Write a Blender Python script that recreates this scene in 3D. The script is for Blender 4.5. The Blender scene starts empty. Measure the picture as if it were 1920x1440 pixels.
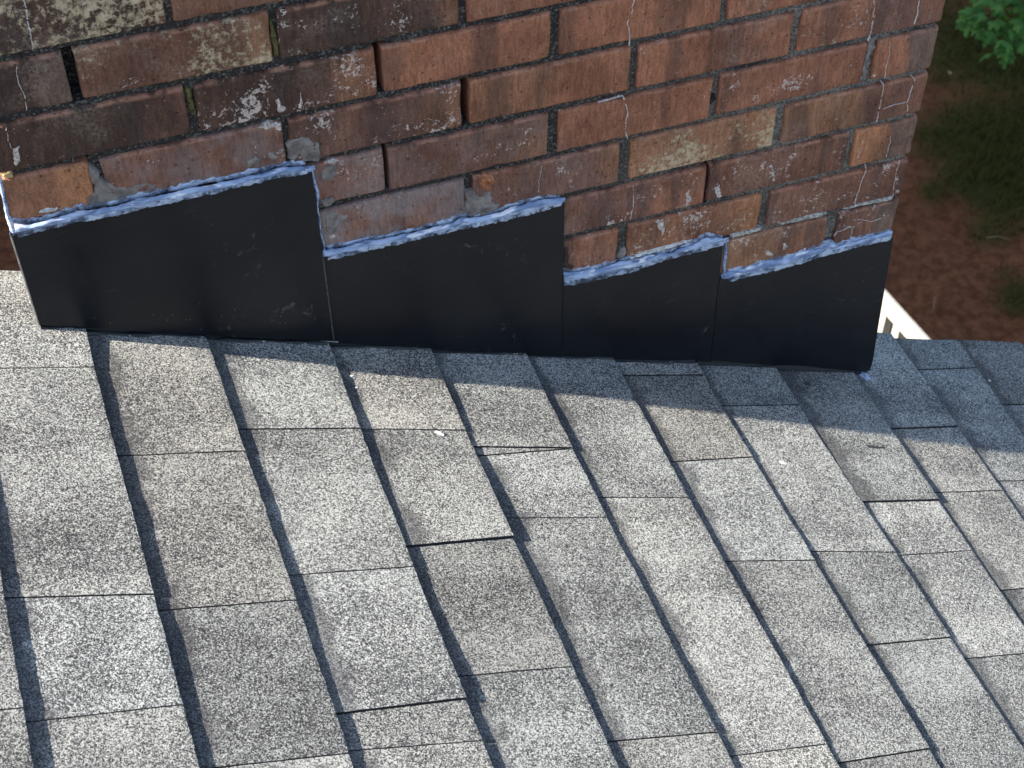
import bpy, math, random
import numpy as np

# ------------------------------------------------------------------ camera, sky, sun, exposure
scene = bpy.context.scene
COL = scene.collection
cam_d = bpy.data.cameras.new('camera')
cam = bpy.data.objects.new('camera', cam_d)
COL.objects.link(cam)
cam.location = (-1.05621, -1.36949, 0.86041)
cam.rotation_euler = (0.7505267, -0.0066968, -0.3473974)
cam_d.sensor_width = 36.0
cam_d.lens = 56.652
cam_d.clip_start = 0.02
cam_d.clip_end = 2000
cam_d.dof.use_dof = True
cam_d.dof.focus_distance = 1.80
cam_d.dof.aperture_fstop = 15.0
scene.camera = cam

SUN_ELEV = math.radians(37.5)
SUN_TO = (-0.9912, 0.1323)                 # horizontal direction towards the sun
world = bpy.data.worlds.new('World')
scene.world = world
world.use_nodes = True
wn = world.node_tree
bg = wn.nodes['Background']
sky = wn.nodes.new('ShaderNodeTexSky')
sky.sky_type = 'NISHITA'
sky.sun_disc = False
sky.sun_elevation = SUN_ELEV
sky.sun_rotation = math.atan2(SUN_TO[0], SUN_TO[1])
sky.air_density = 1.0
sky.dust_density = 1.2
wn.links.new(sky.outputs[0], bg.inputs[0])
bg.inputs[1].default_value = 0.10
sun_d = bpy.data.lights.new('sun', 'SUN')
sun_d.energy = 5.0
sun_d.angle = math.radians(0.53)
sun_d.color = (1.0, 0.93, 0.82)
sun = bpy.data.objects.new('sun', sun_d)
COL.objects.link(sun)
from mathutils import Vector, Matrix
dirv = Vector((SUN_TO[0]*math.cos(SUN_ELEV), SUN_TO[1]*math.cos(SUN_ELEV), math.sin(SUN_ELEV)))
sun.rotation_euler = dirv.to_track_quat('Z', 'Y').to_euler()
sun.location = (-6, 2, 8)
vs = scene.view_settings
vs.view_transform = 'Standard'
vs.look = 'None'
vs.exposure = 1.6
vs.gamma = 1.0
vs.use_curve_mapping = False

rng = np.random.default_rng(7)
random.seed(7)

# ------------------------------------------------------------------ measured layout (millimetres)
EDGES={-1: [(-574, -1294.6), (-526, -1294.4), (-468, -1295.3), (-392, -1294.4), (-353, -1292.6)], 0: [(-593, -1151.0), (-543, -1150.8), (-487, -1151.3), (-397, -1152.3), (-286, -1151.8), (-238, -1154.9), (-164, -1154.7), (-90, -1154.0), (-3, -1152.0)], 1: [(-607, -1007.2), (-553, -1003.7), (-507, -1005.2), (-414, -1007.4), (-286, -1008.5), (-236, -1010.3), (-135, -1011.1), (-15, -1012.4)], 2: [(-620, -856.5), (-550, -860.1), (-508, -862.9), (-413, -864.3), (-338, -862.8), (-333, -859.7), (-286, -860.5), (-249, -866.0), (-153, -861.6), (-6, -851.3)], 3: [(-635, -717.6), (-590, -718.9), (-491, -719.4), (-375, -723.1), (-322, -729.7), (-287, -725.2), (-222, -724.6), (-169, -721.5), (-2, -711.3)], 4: [(-649, -576.0), (-511, -581.7), (-378, -581.6), (-343, -585.3), (-267, -583.2), (-174, -583.3), (-5, -574.1)], 5: [(-653, -444.5), (-540, -440.8), (-455, -442.6), (-363, -449.1), (-287, -449.8), (-184, -450.6), (5, -436.1)], 6: [(-649, -303.6), (-499, -306.0), (-352, -309.3), (-346, -303.9), (-287, -308.7), (-211, -305.1), (-118, -307.8), (1, -299.7)], 7: [(-657, -162.0), (-603, -161.5), (-490, -169.0), (-362, -160.2), (-288, -167.5), (-268, -168.7), (-133, -170.8), (-6, -157.7)], 8: [(-423, -22.4), (-416, -27.3), (-288, -27.1), (-267, -30.6), (-124, -24.2), (-6, -14.7)], 9: [(-304, 109.4), (-247, 114.7), (-123, 117.9), (75, 117.8)], 10: [(-97, 245.2), (80, 258.7)], 11: [(-300, 395.0), (85, 404.0)]}
JOINTS={-2: [((-1315, -517), (-1296, -516))], -1: [((-1255, -75), (-1157, -71)), ((-1294, -388), (-1151, -393)), ((-1289, -528), (-1151, -524))], 0: [((-1146, -201), (-1013, -196)), ((-1152, -409), (-1007, -406))], 1: [((-1010, -158), (-864, -156)), ((-1004, -369), (-862, -365)), ((-999, -543), (-864, -539)), ((-1001, -585), (-860, -589))], 2: [((-861, -151), (-725, -154)), ((-858, -333), (-730, -326)), ((-858, -507), (-724, -507))], 3: [((-723, -178), (-588, -181)), ((-721, -193), (-585, -182)), ((-721, -291), (-585, -295)), ((-716, -600), (-581, -603))], 4: [((-580, -259), (-451, -263)), ((-571, -631), (-448, -630))], 5: [((-438, -38), (-311, -34)), ((-443, -198), (-321, -191)), ((-449, -363), (-317, -368)), ((-444, -653), (-304, -649))], 6: [((-311, -90), (-164, -86)), ((-308, -350), (-164, -358)), ((-304, -499), (-172, -497))], 7: [((-169, -268), (-29, -267)), ((-156, -360), (-30, -357))], 8: [((-26, -126), (113, -119)), ((-18, -249), (109, -247)), ((-23, -424), (18, -423))], 9: [((110, 6), (242, 15))], 10: [((254, -64), (299, -62))]}
BEADS={'h1': [(-1106.2, -261.7, 10.1), (-1092.6, -263.4, 8.3), (-1079.0, -264.7, 6.5), (-1065.4, -263.2, 7.1), (-1051.8, -262.5, 7.4), (-1038.1, -261.3, 8.1), (-1024.5, -262.7, 7.8), (-1010.9, -264.3, 7.2), (-997.3, -264.6, 7.5), (-983.7, -263.4, 8.0), (-970.0, -262.8, 8.0), (-956.4, -263.1, 7.6), (-942.8, -263.4, 7.2), (-929.2, -263.1, 7.8), (-915.5, -262.6, 8.5), (-901.9, -263.5, 7.8), (-888.3, -263.8, 7.2), (-874.7, -263.4, 7.1), (-861.1, -263.0, 7.1), (-847.4, -262.6, 7.2), (-833.8, -262.5, 7.3), (-820.2, -262.4, 7.2), (-806.6, -264.3, 6.7), (-793.0, -266.8, 5.6)], 'h2': [(-780.5, -395.9, 9.1), (-767.8, -396.9, 8.2), (-755.1, -397.2, 8.1), (-742.4, -397.1, 8.2), (-729.7, -397.6, 8.0), (-717.0, -398.7, 7.2), (-704.3, -399.5, 6.6), (-691.6, -399.5, 6.8), (-679.0, -399.4, 7.0), (-666.3, -399.3, 7.1), (-653.6, -399.2, 7.1), (-640.9, -399.0, 7.2), (-628.2, -399.0, 7.4), (-615.5, -396.2, 11.0), (-602.8, -398.2, 9.4), (-590.1, -400.3, 7.8), (-577.5, -400.5, 7.9), (-564.8, -400.0, 8.5), (-552.1, -399.0, 9.7), (-539.4, -397.9, 10.7), (-526.7, -398.0, 9.9), (-514.0, -398.1, 9.2), (-501.3, -398.5, 7.7), (-488.6, -399.2, 5.8)], 'h3': [(-484.4, -528.5, 13.3), (-474.6, -530.6, 12.3), (-464.9, -532.7, 11.4), (-455.1, -533.6, 11.5), (-445.4, -534.0, 11.4), (-435.6, -534.5, 11.4), (-425.8, -534.9, 11.3), (-416.1, -535.3, 11.2), (-406.3, -535.4, 11.5), (-396.6, -535.4, 11.9), (-386.8, -534.8, 11.7), (-377.0, -534.6, 10.8), (-367.3, -534.6, 9.9), (-357.5, -534.5, 8.8), (-347.7, -534.4, 7.7), (-338.0, -534.1, 6.9), (-328.2, -533.1, 7.1), (-318.5, -532.5, 7.6), (-308.7, -531.9, 8.2), (-298.9, -530.3, 9.7), (-289.2, -527.7, 12.3), (-279.4, -528.9, 11.0), (-269.7, -531.2, 8.8), (-259.9, -533.5, 7.0)], 'h4': [(-248.8, -600.7, 9.6), (-238.0, -601.0, 9.6), (-227.2, -601.3, 9.5), (-216.5, -601.1, 10.0), (-205.7, -600.7, 10.6), (-194.9, -600.3, 11.2), (-184.2, -600.7, 11.0), (-173.4, -601.3, 10.6), (-162.6, -601.8, 10.2), (-151.8, -601.3, 10.6), (-141.1, -599.8, 11.3), (-130.3, -598.8, 11.5), (-119.5, -598.2, 11.3), (-108.8, -597.6, 11.1), (-98.0, -594.6, 13.4), (-87.2, -600.0, 8.0), (-76.4, -599.3, 8.6), (-65.7, -598.5, 9.5), (-54.9, -598.6, 9.3), (-44.1, -598.8, 9.2), (-33.4, -599.1, 9.1), (-22.6, -599.3, 9.0), (-11.8, -599.6, 8.9), (-1.0, -600.3, 9.2)], 'v1': [(-788.2, -272.2, 4.5), (-786.5, -280.7, 5.3), (-785.0, -289.2, 6.0), (-784.3, -297.7, 5.6), (-783.6, -306.2, 5.1), (-784.5, -314.7, 3.9), (-785.5, -323.2, 2.6), (-785.0, -331.7, 2.5), (-784.4, -340.2, 2.5), (-784.2, -348.7, 2.4), (-784.2, -357.2, 2.2), (-784.2, -365.7, 2.1), (-783.6, -374.2, 2.5), (-783.0, -382.7, 2.9), (-782.8, -391.2, 3.0), (-782.8, -399.7, 3.0)], 'v3': [(-255.7, -540.6, 4.2), (-255.6, -544.6, 4.1), (-255.5, -548.6, 4.1), (-255.4, -552.7, 4.0), (-255.3, -556.7, 4.0), (-255.2, -560.8, 3.9), (-255.1, -564.8, 3.9), (-255.0, -568.9, 3.9), (-254.9, -572.9, 3.8), (-254.8, -576.9, 3.7), (-254.6, -581.0, 3.6), (-254.4, -585.0, 3.5), (-253.9, -589.1, 3.7), (-253.2, -593.1, 4.1), (-252.6, -597.2, 4.4), (-252.0, -601.2, 4.7)], 'v2': [(-487.4, -405.6, 2.0), (-487.3, -410.8, 2.3), (-487.1, -415.9, 2.5), (-487.0, -421.1, 2.7), (-486.8, -426.3, 3.0), (-486.6, -431.5, 3.1), (-486.4, -436.6, 2.8), (-486.3, -441.8, 2.6), (-486.1, -447.0, 2.3), (-485.9, -452.2, 2.0), (-485.7, -457.4, 1.8), (-485.5, -462.5, 1.5), (-485.3, -467.7, 1.3), (-485.1, -472.9, 1.2), (-484.9, -478.1, 1.2), (-484.7, -483.2, 1.2)]}
CRACKS=[[(-411, -140), (-412, -153), (-417, -168), (-413, -180), (-413, -199)], [(-448, -269), (-429, -268), (-417, -267)], [(-417, -267), (-409, -296), (-410, -315), (-407, -332)], [(-395, -406), (-392, -431), (-392, -444), (-395, -463)], [(-103, -208), (-99, -238), (-98, -257), (-100, -268)], [(-39, -222), (-38, -237), (-39, -255)], [(-69, -274), (-66, -292), (-68, -302), (-68, -313), (-65, -328)], [(-71, -330), (-65, -337), (-62, -358), (-62, -377), (-63, -396)], [(-28, -332), (-20, -341), (-21, -358), (-24, -375), (-18, -396)], [(-57, -377), (-42, -374), (-24, -375)], [(-39, -422), (-36, -436), (-37, -458)], [(-68, -462), (-63, -472), (-66, -489), (-69, -512), (-71, -528)], [(-15, -470), (-16, -489), (-14, -515), (-13, -531)], [(-1041, -1), (-1042, -21), (-1043, -43), (-1044, -56)], [(-1063, -71), (-1065, -87), (-1063, -107), (-1064, -124)], [(-1087, -138), (-1088, -164)], [(-515, -343), (-517, -365), (-519, -382)], [(-37, -540), (-40, -549), (-46, -558)], [(-67, -557), (-52, -561), (-36, -569), (-23, -567), (-19, -562)], [(-36, -569), (-37, -560)], [(-52, -563), (-59, -567), (-66, -573), (-66, -588)], [(-88, -572), (-92, -581)], [(-88, -572), (-80, -572), (-75, -569), (-67, -569)], [(-39, -575), (-36, -590)]]
SMEARS={'m1': [(-1022, -213), (-1019, -226), (-1019, -237), (-1021, -243), (-1031, -250), (-1023, -264), (-1005, -266), (-991, -264), (-975, -261), (-961, -258), (-944, -255), (-945, -249), (-959, -245), (-978, -243), (-993, -241), (-1002, -234), (-1007, -225), (-1008, -218), (-1013, -211), (-1018, -206)], 'm2': [(-812, -233), (-806, -227), (-791, -226), (-781, -232), (-774, -240), (-774, -257), (-777, -272), (-788, -264), (-811, -255), (-812, -241)], 'm2b': [(-862, -249), (-853, -241), (-831, -237), (-815, -234), (-812, -242), (-817, -256), (-843, -255), (-859, -253)], 'm3': [(-779, -278), (-768, -271), (-756, -274), (-758, -289), (-764, -298), (-776, -294), (-779, -286)], 'm4': [(-778, -339), (-765, -343), (-748, -351), (-751, -356), (-760, -365), (-765, -374), (-772, -381), (-777, -383), (-778, -364), (-779, -349)], 'm4b': [(-781, -319), (-771, -317), (-763, -317), (-764, -328), (-772, -331), (-779, -331)], 'm5': [(-610, -354), (-591, -358), (-589, -368), (-587, -360), (-576, -362), (-574, -379), (-565, -388), (-569, -393), (-585, -402), (-605, -399), (-612, -394), (-620, -388), (-610, -376)], 'stone': [(-592, -344), (-587, -336), (-576, -338), (-573, -344), (-576, -355), (-579, -361), (-588, -360), (-592, -352)], 'm6': [(-407, -513), (-398, -504), (-394, -517), (-397, -525), (-407, -527), (-412, -521)], 'spill': [(-102, -259), (-88, -262), (-88, -280), (-92, -293), (-93, -307), (-88, -325), (-102, -328), (-100, -313), (-99, -291), (-98, -277)], 'wet': [(-484, -478), (-475, -481), (-474, -509), (-464, -517), (-470, -523), (-483, -518)], 'lime_a': [(-1080, -255), (-1077, -249), (-1068, -247), (-1053, -251), (-1056, -255), (-1068, -257)], 'lime_b': [(-392, -525), (-370, -521), (-343, -520), (-316, -519), (-301, -522), (-315, -525), (-343, -528), (-370, -527), (-392, -530)], 'lime_c': [(-182, -530), (-158, -528), (-119, -527), (-106, -533), (-117, -538), (-157, -536), (-180, -535)], 'lime_d': [(-90, -532), (-66, -529), (-40, -529), (-13, -531), (-10, -539), (-38, -537), (-65, -536), (-86, -536)], 'lime_e': [(-252, -529), (-232, -529), (-207, -529), (-201, -535), (-231, -537), (-250, -536)], 'yellow': [(-1104, -192), (-1094, -192), (-1092, -201), (-1101, -202), (-1104, -203)], 'moss_a': [(-908, -137), (-901, -138), (-899, -158), (-899, -171), (-906, -174), (-908, -156)], 'moss_b': [(-814, -76), (-809, -76), (-805, -101), (-806, -122), (-812, -122), (-814, -99)], 'white_e': [(-771, -269), (-756, -269), (-758, -272), (-771, -271)], 'sp_a': [(-817, -172), (-813, -170), (-810, -180), (-805, -185), (-809, -193), (-817, -190)], 'sp_b': [(-788, -159), (-786, -166), (-788, -175), (-786, -187), (-789, -194), (-795, -190), (-792, -179)], 'sp_c': [(-832, -184), (-827, -182), (-828, -191), (-832, -191)], 'sp_d': [(-841, -204), (-829, -200), (-813, -204), (-814, -223), (-822, -208), (-830, -210)], 'sp_e': [(-210, -427), (-204, -426), (-198, -446), (-193, -458), (-202, -453), (-203, -438)], 'sp_f': [(-284, -438), (-275, -439), (-269, -460), (-277, -461)], 'sp_g': [(-360, -473), (-349, -476), (-345, -495), (-347, -507), (-349, -506), (-352, -494), (-357, -486)], 'sp_h': [(-195, -576), (-191, -572), (-181, -582), (-181, -589), (-193, -584)], 'sp_i': [(-172, -567), (-165, -567), (-160, -578), (-167, -584)], 'sp_j': [(-324, -439), (-317, -433), (-311, -455), (-319, -457)], 'sp_k': [(-50, -498), (-44, -499), (-38, -508), (-44, -508)], 'sp_l': [(-29, -485), (-19, -489), (-7, -506), (-17, -505), (-15, -497)], 'sp_m': [(-84, -555), (-81, -558), (-77, -565), (-67, -567), (-67, -572), (-79, -567)], 'sp_n': [(-775, -205), (-765, -207), (-770, -222), (-774, -223)], 'sp_o': [(-1088, -164), (-1079, -162), (-1081, -182), (-1091, -191)]}
POINTS={'fleck': (-257, -197), 'scrape': (-757, -160), 'speck1': (-841, -62), 'speck2': (-841, -82), 'stain1': (-76, -165), 'stain2': (-121, -37), 'seam': (-861, 1), 'bits': (263, -10)}
SCRAPE=[(-763, -153), (-751, -154), (-745, -165)]
MEAS={(3, -193): -194.8, (3, 0): -0.0, (3, -396): -400.3, (3, -203): -205.8, (3, -599): -602.2, (3, -406): -410.1, (3, -802): -806.2, (3, -610): -611.5, (3, -1005): -1006.3, (3, -813): -813.1, (3, -1016): -1018.6, (4, -91): -84.5, (4, 0): 0.0, (4, -294): -291.4, (4, -102): -97.2, (4, -498): -494.5, (4, -305): -301.1, (4, -701): -698.5, (4, -508): -507.3, (4, -711): -704.2, (5, -193): -196.6, (5, 0): -0.5, (5, -396): -400.7, (5, -203): -208.2, (5, -406): -414.6, (6, -91): -88.1, (6, 0): 1.4, (6, -294): -290.6, (6, -102): -97.4, (6, -305): -295.1, (7, -193): -198.6, (7, 0): -0.2, (7, -203): -210.7, (8, -91): -89.1, (8, 0): -2.4, (8, -102): -105.6, (2, -294): -292.8, (2, -498): -496.8, (2, -305): -301.8, (2, -701): -699.0, (2, -508): -508.2, (2, -904): -899.3, (2, -711): -706.3, (2, -914): -908.6, (1, -599): -603.1, (1, -802): -805.4, (1, -610): -612.1, (1, -1005): -1007.5, (1, -813): -813.5, (1, -1016): -1018.1}


# ------------------------------------------------------------------ helpers
def link(o, parent=None):
    COL.objects.link(o)
    if parent is not None:
        o.parent = parent
    return o

def mesh_obj(name, V, F, mat=None, parent=None, smooth=False, mats=None, midx=None, origin=None):
    V = np.asarray(V, float)
    if origin is not None:
        V = V - np.asarray(origin)
    me = bpy.data.meshes.new(name)
    me.from_pydata(V.tolist(), [], [tuple(int(i) for i in f) for f in F])
    for m in (mats or ([mat] if mat else [])):
        me.materials.append(m)
    if midx is not None:
        me.polygons.foreach_set('material_index', np.asarray(midx, np.int32))
    if smooth:
        me.polygons.foreach_set('use_smooth', np.ones(len(me.polygons), bool))
    me.update()
    o = bpy.data.objects.new(name, me)
    link(o, parent)
    if origin is not None:
        o.location = tuple(origin)
    return o

def thing(name, label, cat, loc=(0, 0, 0), group=None):
    o = bpy.data.objects.new(name, None)
    COL.objects.link(o)
    o.empty_display_size = 0.1
    o['label'] = label
    o['category'] = cat
    if group:
        o['group'] = group
    return o

def tag(o, label, cat, group=None):
    o['label'] = label
    o['category'] = cat
    if group:
        o['group'] = group
    return o

class Noise2:
    def __init__(self, seed, n=256):
        self.t = np.random.default_rng(seed).random((n, n))
        self.n = n
    def one(self, x, y):
        xi = np.floor(x).astype(int); yi = np.floor(y).astype(int)
        fx = x - xi; fy = y - yi
        fx = fx*fx*(3-2*fx); fy = fy*fy*(3-2*fy)
        n = self.n; t = self.t
        a = t[xi % n, yi % n]; b = t[(xi+1) % n, yi % n]
        c = t[xi % n, (yi+1) % n]; d = t[(xi+1) % n, (yi+1) % n]
        return (a*(1-fx)+b*fx)*(1-fy)+(c*(1-fx)+d*fx)*fy
    def __call__(self, x, y, octv=3):
        x = np.asarray(x, float); y = np.asarray(y, float)
        s = 0; a = 1; w = 0
        for i in range(octv):
            s = s + a*self.one(x*2**i+17*i, y*2**i+31*i); w += a; a *= 0.5
        return s/w
N1 = Noise2(1); N2 = Noise2(2); N3 = Noise2(3)

def grid_faces(nx, ny, off=0, flip=False):
    i, j = np.meshgrid(np.arange(nx-1), np.arange(ny-1), indexing='ij')
    a = (i*ny+j).ravel()+off
    f = np.stack([a, a+ny, a+ny+1, a+1], 1)
    return f[:, ::-1] if flip else f

def tube(P, R, seg=8):
    P = np.asarray(P, float); n = len(P); V = []; F = []
    for i in range(n):
        d = P[min(i+1, n-1)]-P[max(i-1, 0)]; d /= np.linalg.norm(d)+1e-9
        a = np.cross(d, (0.3, 0.9, 0.2)); a /= np.linalg.norm(a); b = np.cross(d, a)
        for j in range(seg):
            th = 2*math.pi*j/seg
            V.append(P[i]+R[i]*(math.cos(th)*a+math.sin(th)*b))
    for i in range(n-1):
        for j in range(seg):
            F.append((i*seg+j, i*seg+(j+1) % seg, (i+1)*seg+(j+1) % seg, (i+1)*seg+j))
    return V, F

# ------------------------------------------------------------------ node helpers
class NT:
    def __init__(self, name):
        self.m = bpy.data.materials.new(name)
        self.m.use_nodes = True
        self.t = self.m.node_tree
        self.bsdf = self.t.nodes['Principled BSDF']
    def set(self, sock, v):
        if isinstance(v, bpy.types.NodeSocket):
            self.t.links.new(v, sock)
        elif v is not None:
            if sock.type == 'RGBA' and len(v) == 3:
                v = (*v, 1)
            sock.default_value = v
    def node(self, typ, ins={}, **props):
        n = self.t.nodes.new(typ)
        for k, v in props.items():
            setattr(n, k, v)
        for k, v in ins.items():
            self.set(n.inputs[k], v)
        return n
    def math(self, op, a, b=None, c=None, clamp=False):
        n = self.node('ShaderNodeMath', operation=op, use_clamp=clamp)
        for i, v in enumerate((a, b, c)):
            if v is not None:
                self.set(n.inputs[i], v)
        return n.outputs[0]
    def mix(self, f, a, b, blend='MIX'):
        n = self.node('ShaderNodeMix', data_type='RGBA', blend_type=blend, clamp_factor=True)
        self.set(n.inputs[0], f); self.set(n.inputs[6], a); self.set(n.inputs[7], b)
        return n.outputs[2]
    def ramp(self, x, lo, hi, a=0.0, b=1.0):
        n = self.node('ShaderNodeMapRange', interpolation_type='SMOOTHSTEP')
        self.set(n.inputs[0], x)
        for i, v in enumerate((lo, hi, a, b)):
            self.set(n.inputs[i+1], v)
        return n.outputs[0]
    def pos(self):
        return self.node('ShaderNodeNewGeometry').outputs['Position']
    def objc(self):
        return self.node('ShaderNodeTexCoord').outputs['Object']
    def gen(self):
        return self.node('ShaderNodeTexCoord').outputs['Generated']
    def mapv(self, v, scale=(1, 1, 1), rot=(0, 0, 0), loc=(0, 0, 0)):
        n = self.node('ShaderNodeMapping')
        self.set(n.inputs[0], v); n.inputs[1].default_value = loc
        n.inputs[2].default_value = rot; n.inputs[3].default_value = scale
        return n.outputs[0]
    def noise(self, v, scale, detail=3, rough=0.55, dist=0.0):
        n = self.node('ShaderNodeTexNoise', {'Scale': scale, 'Detail': detail, 'Roughness': rough, 'Distortion': dist})
        self.set(n.inputs['Vector'], v)
        return n.outputs[0]
    def vor(self, v, scale, feature='F1', rnd=1.0):
        n = self.node('ShaderNodeTexVoronoi', {'Scale': scale, 'Randomness': rnd}, feature=feature)
        self.set(n.inputs['Vector'], v)
        return n
    def attr(self, name):
        return self.node('ShaderNodeAttribute', attribute_type='OBJECT', attribute_name=name)
    def gattr(self, name):
        return self.node('ShaderNodeAttribute', attribute_type='GEOMETRY', attribute_name=name)
    def sep(self, v):
        n = self.node('ShaderNodeSeparateXYZ'); self.set(n.inputs[0], v)
        return n.outputs
    def bump(self, h, strength=0.5, dist=0.001, nrm=None):
        n = self.node('ShaderNodeBump', {'Strength': strength, 'Distance': dist, 'Height': h})
        if nrm is not None:
            self.set(n.inputs['Normal'], nrm)
        return n.outputs[0]
    def out(self, color=None, rough=None, normal=None, **kw):
        b = self.bsdf
        if color is not None: self.set(b.inputs['Base Color'], color)
        if rough is not None: self.set(b.inputs['Roughness'], rough)
        if normal is not None: self.set(b.inputs['Normal'], normal)
        for k, v in kw.items():
            self.set(b.inputs[k], v)
        return self.m

def plain(name, col, rough=0.6, var=0.12, scale=40, bump=0.0, bscale=200, **kw):
    t = NT(name); p = t.pos()
    n = t.noise(p, scale, 4)
    c = t.mix(t.ramp(n, 0.3, 0.7), tuple(x*(1-var) for x in col), tuple(min(1, x*(1+var)) for x in col))
    nb = t.bump(t.noise(p, bscale, 4), bump, 0.001) if bump else None
    return t.out(c, rough, nb, **kw)

# ------------------------------------------------------------------ materials
def mat_brick():
    t = NT('fired_brick'); p = t.pos(); g = t.sep(t.gen())
    oi = t.node('ShaderNodeObjectInfo').outputs['Random']
    off = t.node('ShaderNodeCombineXYZ', {0: t.math('MULTIPLY', oi, 7.3), 1: t.math('MULTIPLY', oi, 3.1), 2: t.math('MULTIPLY', oi, 5.7)}).outputs[0]
    pa = t.node('ShaderNodeVectorMath', {0: p, 1: off}, operation='ADD').outputs[0]
    streak = t.noise(t.mapv(pa, (330, 160, 60)), 1.0, 4, 0.6)
    fine = t.noise(pa, 420, 3, 0.6)
    blot = t.noise(pa, 16, 5, 0.6)
    big = t.noise(t.mapv(pa, (14, 14, 5)), 1.0, 3, 0.5)
    c1 = t.attr('col').outputs['Color']; c2 = t.attr('col_end').outputs['Color']
    ge = t.math('ADD', g[0], t.math('MULTIPLY', t.math('SUBTRACT', blot, 0.5), 0.45))
    base = t.mix(t.ramp(ge, t.attr('split').outputs['Fac'], t.math('ADD', t.attr('split').outputs['Fac'], 0.10)), c1, c2)
    base = t.mix(1.0, base, t.mix(t.ramp(streak, 0.25, 0.75), (0.80, 0.80, 0.80), (1.2, 1.19, 1.17)), 'MULTIPLY')
    base = t.mix(1.0, base, t.mix(t.ramp(blot, 0.3, 0.7), (0.78, 0.76, 0.76), (1.2, 1.2, 1.18)), 'MULTIPLY')
    base = t.mix(1.0, base, t.mix(t.ramp(fine, 0.3, 0.7), (0.83, 0.82, 0.82), (1.18, 1.17, 1.16)), 'MULTIPLY')
    # kiln-flashed bands, roughly vertical
    band = t.noise(t.mapv(pa, (26, 20, 3)), 1.0, 2, 0.4)
    base = t.mix(t.math('MULTIPLY', t.ramp(band, 0.52, 0.66), 0.45), base, (0.06, 0.045, 0.042))
    soot = t.math('MULTIPLY', t.attr('soot').outputs['Fac'], t.ramp(big, 0.22, 0.58))
    base = t.mix(soot, base, (0.045, 0.032, 0.027))
    # worn arrises
    edge = t.math('ADD', t.ramp(g[2], 0.90, 0.985), t.ramp(g[2], 0.03, 0.0, 0, 0.6))
    base = t.mix(t.math('MULTIPLY', edge, t.ramp(t.noise(pa, 60, 4), 0.38, 0.60, 0, 0.75)), base, (0.52, 0.25, 0.155))
    # grey cement haze
    hz = t.math('MULTIPLY', t.attr('haze').outputs['Fac'], t.ramp(t.noise(pa, 26, 6, 0.65), 0.34, 0.62))
    base = t.mix(hz, base, (0.30, 0.24, 0.22))
    # chalky bloom that runs on across bricks
    chalk = t.math('MULTIPLY', t.ramp(t.noise(p, 7.5, 6, 0.7, 0.4), 0.50, 0.70), t.ramp(t.noise(p, 240, 5, 0.75), 0.38, 0.62))
    base = t.mix(t.math('MULTIPLY', chalk, 0.38), base, (0.50, 0.38, 0.30))
    # pale lichen-like crust
    cn = t.noise(pa, 150, 8, 0.75, 0.3)
    cb = t.noise(pa, 11, 3, 0.5)
    cm = t.math('ADD', cn, t.math('MULTIPLY', t.math('SUBTRACT', cb, 0.5), 0.9))
    cth = t.math('SUBTRACT', 0.84, t.math('MULTIPLY', t.attr('cream').outputs['Fac'], 0.46))
    crust = t.math('MULTIPLY', t.ramp(cm, cth, t.math('ADD', cth, 0.14)), t.math('GREATER_THAN', t.attr('cream').outputs['Fac'], 0.01))
    base = t.mix(t.math('MULTIPLY', crust, 0.78), base, t.mix(t.noise(pa, 60, 3), (0.50, 0.35, 0.20), (0.95, 0.76, 0.50)))
    # white efflorescence flecks
    sn = t.noise(pa, 210, 5, 0.7, 0.6); sb = t.noise(pa, 24, 4, 0.6)
    sm = t.math('ADD', sn, t.math('MULTIPLY', t.math('SUBTRACT', sb, 0.5), 1.0))
    sth = t.math('SUBTRACT', 0.88, t.math('MULTIPLY', t.attr('speck').outputs['Fac'], 0.29))
    fl = t.ramp(sm, sth, t.math('ADD', sth, 0.07))
    base = t.mix(t.math('MULTIPLY', fl, 0.85), base, (0.72, 0.58, 0.50))
    pit = t.vor(pa, 330).outputs['Distance']
    ps = t.vor(pa, 150)
    dot = t.math('MULTIPLY', t.ramp(ps.outputs['Distance'], 0.16, 0.10), t.math('GREATER_THAN', t.sep(ps.outputs['Color'])[0], 0.62))
    base = t.mix(t.math('MULTIPLY', dot, 0.7), base, (0.42, 0.27, 0.2))
    gouge = t.ramp(t.noise(t.mapv(pa, (190, 120, 45)), 1.0, 5, 0.7, 0.5), 0.36, 0.52)
    h = t.math('ADD', t.math('MULTIPLY', streak, 0.7), t.math('ADD', t.math('MULTIPLY', fine, 0.55), t.math('ADD', t.math('MULTIPLY', t.ramp(pit, 0.05, 0.3), 0.2), t.math('MULTIPLY', gouge, 0.45))))
    pv = t.vor(pa, 120)
    pits = t.math('MULTIPLY', t.ramp(pv.outputs['Distance'], 0.20, 0.08), t.math('GREATER_THAN', t.sep(pv.outputs['Color'])[2], 0.55))
    base = t.mix(t.math('MULTIPLY', pits, 0.55), base, (0.06, 0.035, 0.026))
    h = t.math('SUBTRACT', t.math('ADD', h, t.math('MULTIPLY', crust, 0.3)), t.math('MULTIPLY', pits, 0.8))
    return t.out(base, 0.9, t.bump(h, 1.0, 0.0017), **{'Specular IOR Level': 0.12})

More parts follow.
